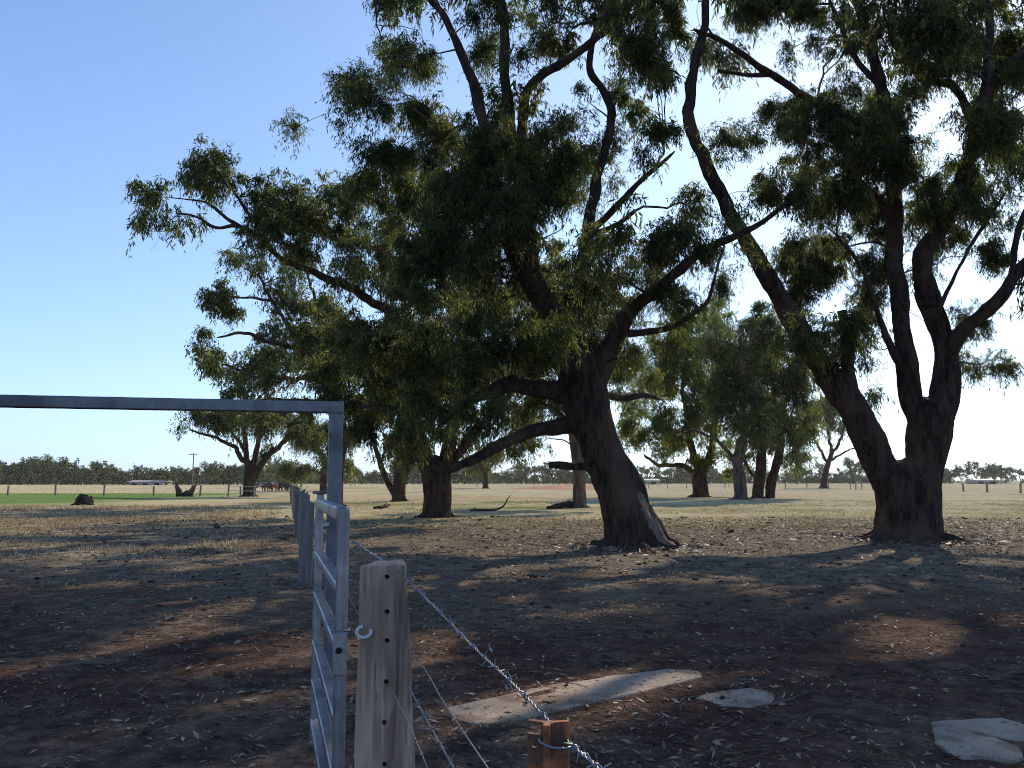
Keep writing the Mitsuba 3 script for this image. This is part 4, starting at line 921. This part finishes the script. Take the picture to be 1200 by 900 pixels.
k = thing('timber_rail', 'dark timber hitching rail on posts far off, left of the huge trunk', 'rail')
for px in (1000, 1007, 1020): 
    x, y = g(px, 150)
    put('post', beam([x, y, -.3], [x, y, 1.15], .16, .16, .02), 'm_oldwood', k, smooth=30)
put('rail', beam([*g(998, 150), 1.22], [*g(1024, 150), 1.22], .14, .14, .02), 'm_oldwood', k, smooth=30)

# ------------------------------------------------------------------ far buildings, pole
def shed(label, px0, px1, D, h, depth, wall='m_wall', roof='m_roof', opens=3):
    k = thing('farm_shed', label, 'shed')
    x0, x1 = (px0-600)/F_PX*D, (px1-600)/F_PX*D
    W = x1-x0
    put('wall', beam([x0, D+depth/2, h*.35], [x1, D+depth/2, h*.35], depth, h*.7+.6, .02), wall, k, smooth=30)
    pr = trimesh.creation.extrude_polygon(Polygon([(-depth/2-.5, 0), (depth/2+.5, 0), (depth/2+.5, .12), (0, h*.3+.12), (-depth/2-.5, .12)]), W+1, engine='earcut')
    v = np.array(pr.vertices)
    v = np.c_[v[:, 2]+x0-.5, v[:, 0]+D+depth/2, v[:, 1]+h*.70+.303]
    put('roof', (v, np.array(pr.faces)[:, ::-1] if False else pr.faces), roof, k)
    for q in range(opens):
        a = x0+W*(q+.25)/opens; b = x0+W*(q+.7)/opens
        put('opening', beam([a, D-.03, h*.3], [b, D-.03, h*.3], .1, h*.55, .01), 'm_dark', k, smooth=30)
shed('long low shed with a pale roof before the far left treeline', 154, 193, 330, 1.35, 10)
shed('pale roofed shed half hidden beyond the leaning gum', 745, 772, 390, 2.1, 12, opens=2)
shed('small pale shed under the trees near the right edge', 1140, 1165, 430, 2.2, 10, opens=2)
k = thing('power_pole', 'slender power pole with one crossarm above the far left treeline', 'power pole')
x, y = g(228, 260)
zt = at(228, 531, 260)[2]
put('pole', tube(np.array([[x, y, -.5], [x, y, zt*.5], [x, y, zt]]), [.2, .17, .14], 8), 'm_oldwood', k, smooth=30)
put('crossarm', beam([x-1.3, y-.25, zt-.45], [x+1.3, y-.25, zt-.45], .16, .2, .02), 'm_oldwood', k, smooth=30)
for q in (-1.15, -.5, .5, 1.15):
    put('insulator', tube(np.array([[x+q, y-.25, zt-.35], [x+q, y-.25, zt-.08]]), [.07, .05], 6), 'm_roof', k, smooth=30)
k = thing('windmill', 'small far windmill showing just above the left treeline', 'windmill')
x, y = g(239, 340); zt = at(239, 545, 340)[2]
for a, b in ((-1, -1), (1, -1), (1, 1), (-1, 1)):
    put('leg', tube(np.array([[x+a*1.2, y+b*1.2, -.2], [x+a*.12, y+b*.12, zt-.4]]), .06, 5), 'm_steel', k, smooth=True)
for q in range(10):
    a = q*2*np.pi/10; c_, s_ = math.cos(a), math.sin(a)
    put('blade', beam([x+c_*.3, y-.5, zt+s_*.3], [x+c_*1.3, y-.5, zt+s_*1.3], .03, .34, .008, up=(0, .3, 0)) if False else beam([x+c_*.3, y-.5, zt+s_*.3], [x+c_*1.3, y-.5, zt+s_*1.3], .30, .03, .008, up=(0, 1, .3)), 'm_steel', k, smooth=30)
put('hub', beam([x, y-.62, zt], [x, y+.6, zt], .3, .3, .05), 'm_steel', k, smooth=30)
put('vane', beam([x+.1, y+.6, zt], [x+1.6, y+1.4, zt], .03, .7, .008), 'm_steel', k, smooth=30)

# ------------------------------------------------------------------ cattle
def cow(px, D, head, color, pale, label, graze=False, ry=0.0, s=1.0):
    x, y = g(px, D)
    sk = lambda b: chain(b, 10)
    hd = [[.78, 0, 1.12, .22], [1.05, 0, 1.20, .16], [1.22, 0, 1.28, .14], [1.45, 0, 1.14, .09]] if not graze else [[.78, 0, 1.05, .22], [1.05, 0, .72, .15], [1.22, 0, .38, .13], [1.36, 0, .16, .09]]
    bones = [[[-.75, 0, 1.02, .30], [-.2, 0, .98, .36], [.35, 0, .98, .37], [.75, 0, 1.08, .30]], hd, [[.75, 0, .9, .26], [.5, 0, .78, .30]]]
    for sx, k0 in ((.68, 0), (-.72, 1)):
        for sy in (-.19, .19):
            bones.append([[sx, sy, .85, .19 if k0 else .16], [sx+(.06 if k0 else 0), sy, .5, .10], [sx-(.05 if k0 else 0), sy, .38, .075], [sx, sy, .08, .055], [sx+.03, sy, .03, .06]])
    hx, hz = hd[2][0], hd[2][2]
    for sy in (-1, 1):
        bones.append([[hx, sy*.1, hz+.06, .05], [hx-.04, sy*.27, hz+.05, .05], [hx-.05, sy*.30, hz+.03, .03]])
    bones.append([[-.98, 0, 1.18, .05], [-1.08, 0, .8, .035], [-1.07, 0, .45, .05]])
    m = Manifold.batch_boolean([sk(b) for b in bones], manifold3d.OpType.Add)
    v, f = smoothed(m, 0.09, 5)
    patch = meshkit.fbm(v*1.6+px, 3, int(px)) > (0.56 if pale else 2)
    white = (v[:, 0] > 1.12) & bool(pale)
    col = np.where((patch | white)[:, None], [.55, .50, .44], color)
    k = thing('cow', label, 'cow', None)
    c, sn = math.cos(ry), math.sin(ry)
    v = (v*[head, 1, 1])*s
    if head < 0: f = f[:, ::-1]
    v = np.c_[v[:, 0]*c-v[:, 1]*sn, v[:, 0]*sn+v[:, 1]*c, v[:, 2]]+[x, y, float(gz(x, y))]
    put('body', (v, f), 'm_litter', k, smooth=True, color=np.asarray(col, float))
cow(307, 128, -1, [.20, .08, .045], True, 'red and white cow at the left end of the far herd', ry=.4)
cow(315, 124, 1, [.10, .045, .03], True, 'dark red cow with pale patches, second from the left of the far herd', ry=-.6)
cow(321, 127, -1, [.22, .09, .05], False, 'plain red cow in the middle of the far herd', ry=.9)
cow(327, 132, 1, [.035, .025, .02], False, 'black cow grazing, second from the right of the far herd', True, ry=.1)
cow(334, 132, 1, [.045, .03, .022], False, 'dark brown cow grazing at the right end of the far herd', True, ry=-.15)

# ------------------------------------------------------------------ ground cover
r = np.random.default_rng(21)
def scatter(n, d0, d1, spread=0.66, p=1.0):
    """n points, denser near the camera: distance between d0 and d1, within the view's fan."""
    u = r.uniform(0, 1, n)
    D = (d0**p+(d1**p-d0**p)*u)**(1/p)
    x = D*r.uniform(-spread, spread, n)
    return x, D
def cards(x, y, length, width, tones, lift=0.012, flat=0.25, on=None):
    n = len(x)
    a = r.uniform(0, 2*np.pi, n)
    ax = unit(np.stack([np.cos(a), np.sin(a), r.normal(0, flat, n)], 1))
    side = unit(np.cross(ax, np.array([0, 0, 1.0])+r.normal(0, flat*1.3, (n, 3))))
    nr = np.cross(side, ax)
    base = np.stack([x, y, gz(x, y)+lift*r.uniform(0.4, 1.6, n)], 1)-ax*length[:, None]/2
    L, W = length[:, None], width[:, None]
    m = base+ax*L*0.45+np.array([0, 0, 1.0])*L*r.uniform(0, .10, (n, 1))
    v = np.stack([base, m+side*W/2, base+ax*L+np.array([0, 0, 1.0])*L*r.uniform(-.02, .08, (n, 1)), m-side*W/2], 1).reshape(-1, 3)
    k = np.arange(n)[:, None]*4
    return v, np.vstack([k+[0, 1, 2], k+[0, 2, 3]]), np.repeat(tones, 4, axis=0)
LT = np.array([1, .91, .80])*np.array([[.28, .225, .165], [.20, .15, .105], [.13, .092, .064], [.36, .305, .24], [.085, .06, .042], [.16, .12, .085]])
x, y = scatter(95000, 1.3, 36, 0.70, 1.3)
keep = 0.55*meshkit.fbm(np.c_[x*1.3, y*1.3, 0*x], 3, 12)+0.45*meshkit.fbm(np.c_[x*.3, y*.3, 0*x], 2, 13)+.006*np.clip(y-14, 0, 14) > r.uniform(.36, .66, len(x))
x, y = x[keep], y[keep]; n = len(x)
L = (.018+.075*r.uniform(0, 1, n)**2.2)*(1+.03*np.clip(y-4, 0, 30))
v, f, c = cards(x, y, L, L*r.uniform(.12, .38, n), LT[r.integers(0, 6, n)]*r.uniform(.6, 1.15, (n, 1)))
n2 = 2600
x2, y2 = scatter(n2, 1.3, 11, 0.70, 1.3)
keep = meshkit.fbm(np.c_[x2*1.1, y2*1.1, 0*x2], 3, 31) > r.uniform(.38, .66, n2)
x2, y2 = x2[keep], y2[keep]; n2 = len(x2)
L2 = .03+.07*r.uniform(0, 1, n2)**1.7
v2, f2, c2 = cards(x2, y2, L2, L2*r.uniform(.12, .24, n2), np.array([[.40, .325, .235], [.30, .225, .145], [.21, .14, .09]])[r.integers(0, 3, n2)]*r.uniform(.7, 1.1, (n2, 1)))
f = np.vstack([f, f2+len(v)]); v = np.vstack([v, v2]); c = np.vstack([c, c2])
n3 = 42000
x3, y3 = scatter(n3, 13, 37, 0.70, 1.6)
keep = 0.6*meshkit.fbm(np.c_[x3*.9, y3*.9, 0*x3], 3, 41)+0.4*meshkit.fbm(np.c_[x3*.25, y3*.25, 0*x3], 2, 42) > r.uniform(.36, .62, n3)
x3, y3 = x3[keep], y3[keep]; n3 = len(x3)
L3 = r.uniform(.03, .10, n3)
v3, f3, c3 = cards(x3, y3, L3, L3*r.uniform(.15, .42, n3), np.array([[.28, .22, .15], [.20, .145, .092], [.07, .048, .032], [.045, .031, .022], [.11, .078, .05], [.38, .31, .22]])[r.integers(0, 6, n3)]*r.uniform(.7, 1.2, (n3, 1)), lift=.03, flat=.4)
f = np.vstack([f, f3+len(v)]); v = np.vstack([v, v3]); c = np.vstack([c, c3])
put('leaf_litter', (v, f), 'm_litter', color=c)
stuff('leaf_litter', 'pale dry gum leaves and bark flakes strewn over the bare earth', 'leaf litter')

# strips of fallen bark round the two big trunks
bx_, by_ = [], []
for cx, cy, rad in ((t1.tm[0][:, 0][t1.tm[0][:, 2] < .3].mean(), t1.tm[0][:, 1][t1.tm[0][:, 2] < .3].mean(), 1.3), (t2.tm[0][:, 0][t2.tm[0][:, 2] < .3].mean(), t2.tm[0][:, 1][t2.tm[0][:, 2] < .3].mean(), 1.4)):
    a = r.uniform(0, 2*np.pi, 1300); q = rad*(0.55+r.exponential(0.42, 1300))
    bx_.append(cx+q*np.cos(a)); by_.append(cy+q*np.sin(a))
bx_, by_ = np.concatenate(bx_), np.concatenate(by_); nb = len(bx_)
Lb = r.uniform(.06, .30, nb)
v, f, c = cards(bx_, by_, Lb, Lb*r.uniform(.10, .35, nb), np.array([[.14, .10, .075], [.09, .062, .046], [.22, .17, .12], [.30, .25, .19]])[r.integers(0, 4, nb)]*r.uniform(.7, 1.2, (nb, 1)), lift=.03, flat=.3)
k = put('bark_litter', (v, f), 'm_litter', color=c); stuff(k, 'strips of shed bark heaped round the feet of the two big trunks', 'bark litter')

# twigs lying about
tw = []
x, y = scatter(1500, 1.6, 30, 0.68, 1.2)
for a, b in zip(x, y):
    Lt = r.uniform(.08, .45)*(1+b*.02); an = r.uniform(0, 2*np.pi); kn = r.normal(0, .25)
    P = np.array([[a, b], [a+math.cos(an)*Lt/2, b+math.sin(an)*Lt/2], [a+math.cos(an)*Lt/2+math.cos(an+kn)*Lt/2, b+math.sin(an)*Lt/2+math.sin(an+kn)*Lt/2]])
    tw.append(tube(np.c_[P, gz(P[:, 0], P[:, 1])+r.uniform(.004, .03, 3)], np.array([1, .9, .5])*r.uniform(.002, .005)*(1+b*.03), 4))
k = put('twig_litter', join(tw), 'm_palebark', smooth=True); stuff(k, 'small dry twigs scattered over the bare earth', 'twigs')

# dung and clods
cl = []
ico = trimesh.creation.icosphere(0)
x, y = scatter(1300, 5, 38, 0.68, 1.9)
for a, b in zip(x, y):
    s_ = r.uniform(.008, .032)*(1+.03*b)
    if r.uniform() < .03: s_ *= 2.0
    v = np.array(ico.vertices)*[s_*r.uniform(.8, 1.5), s_*r.uniform(.8, 1.5), s_*r.uniform(.45, .8)]*(1+.3*r.normal(size=(len(ico.vertices), 1)))
    cl.append((v+[a, b, float(gz(a, b))+s_*.15], ico.faces))
k = put('clods', join(cl), 'm_dung', smooth=True); stuff(k, 'dark clods of earth and dung scattered under the trees', 'clods')

# grass blades
def tufts(xs, ys, per, h, w, tones, spread):
    n = len(xs); ti = np.repeat(np.arange(n), per); N = n*per
    bx, by = xs[ti]+r.normal(0, 1, N)*spread, ys[ti]+r.normal(0, 1, N)*spread
    H = h[ti]*r.uniform(.4, 1.2, N)
    a = r.uniform(0, 2*np.pi, N); lean = r.uniform(.05, .7, N)
    d = np.stack([np.cos(a)*lean, np.sin(a)*lean, np.ones(N)], 1)
    b = np.stack([bx, by, gz(bx, by)-.01], 1)
    sd = np.stack([-np.sin(a), np.cos(a), 0*a], 1)*(w[ti]*r.uniform(.6, 1.3, N))[:, None]
    mid = b+d*[.35, .35, .6]*H[:, None]; tip = b+d*H[:, None]*[1.2, 1.2, .95]
    v = np.stack([b-sd/2, b+sd/2, mid+sd*.35, tip, mid-sd*.35], 1).reshape(-1, 3)
    k = np.arange(N)[:, None]*5
    f = np.vstack([k+[0, 1, 2], k+[0, 2, 4], k+[4, 2, 3]])
    c = tones[r.integers(0, len(tones), n)][ti]*r.uniform(.75, 1.2, (N, 1))
    return v, f, np.repeat(c, 5, axis=0)
DRY = np.array([[.42, .34, .20], [.34, .26, .15], [.50, .42, .27], [.26, .19, .11]])
GRN = np.array([[.13, .17, .05], [.18, .20, .07], [.26, .25, .11], [.36, .31, .17]])
# dry standing grass left of the fence
y = r.uniform(17, 56, 5200); x = -0.26*y-.3-r.uniform(0, 1, 5200)**.8*(.42*y)
keep = meshkit.fbm(np.c_[x*.3, y*.5, 0*x], 3, 6)+.006*(y-30) > r.uniform(.36, .60, len(x))
x, y = x[keep], y[keep]
v, f, c = tufts(x, y, 9, r.uniform(.05, .20, len(x)), .010+.0004*y, DRY, .12)
k = put('dry_grass', (v, f), 'm_grass', color=c); stuff(k, 'dry straw coloured grass standing left of the fence', 'grass')
# short pasture right of it
y = r.uniform(28, 70, 11000); x = r.uniform(-.25, .68, 11000)*y
keep = (x > -.24*y) & (meshkit.fbm(np.c_[x*.25, y*.25, 0*x], 3, 16) > r.uniform(.34, .62, len(x)))
x, y = x[keep], y[keep]
v, f, c = tufts(x, y, 6, r.uniform(.03, .09, len(x)), .012+.0005*y, np.vstack([GRN, DRY[:2]]), .18)
k = put('pasture_grass', (v, f), 'm_grass', color=c); stuff(k, 'short grazed grass of the sunlit pasture beyond the big trunks', 'grass')
# weeds at the slab's edge and under the posts
w_ = [gp(*q)[:2] for q in [(600, 846), (612, 843), (625, 840), (590, 849), (640, 838), (660, 834), (648, 836), (1028, 886), (1020, 884), (362, 690), (358, 700), (366, 676), (352, 660), (348, 645), (700, 777), (770, 748), (345, 632)]]
w_ = np.repeat(np.array(w_), 4, axis=0)+r.normal(0, .05, (len(w_)*4, 2))
v, f, c = tufts(w_[:, 0], w_[:, 1], 9, r.uniform(.02, .07, len(w_)), np.full(len(w_), .005), GRN, .03)
k = put('weeds', (v, f), 'm_grass', color=c); stuff(k, 'tiny green weeds at the edge of the slab', 'weeds')
# ------------------------------------------------------------------ thin summer haze
scene['haze_air'] = {'type': 'homogeneous', 'albedo': rgb(0.95, 0.95, 0.95), 'sigma_t': 0.00013}
scene['haze'] = {'type': 'cube', 'to_world': T().translate([0, 300, 19.0]).scale([1100, 900, 21.0]), 'bsdf': {'type': 'null'}, 'interior': {'type': 'ref', 'id': 'haze_air'}}
labels['haze'] = {'kind': 'stuff', 'label': 'thin pale haze over the far fields and trees', 'category': 'haze'}
scene['camera']['medium'] = {'type': 'ref', 'id': 'haze_air'}
print('entries', len(scene))
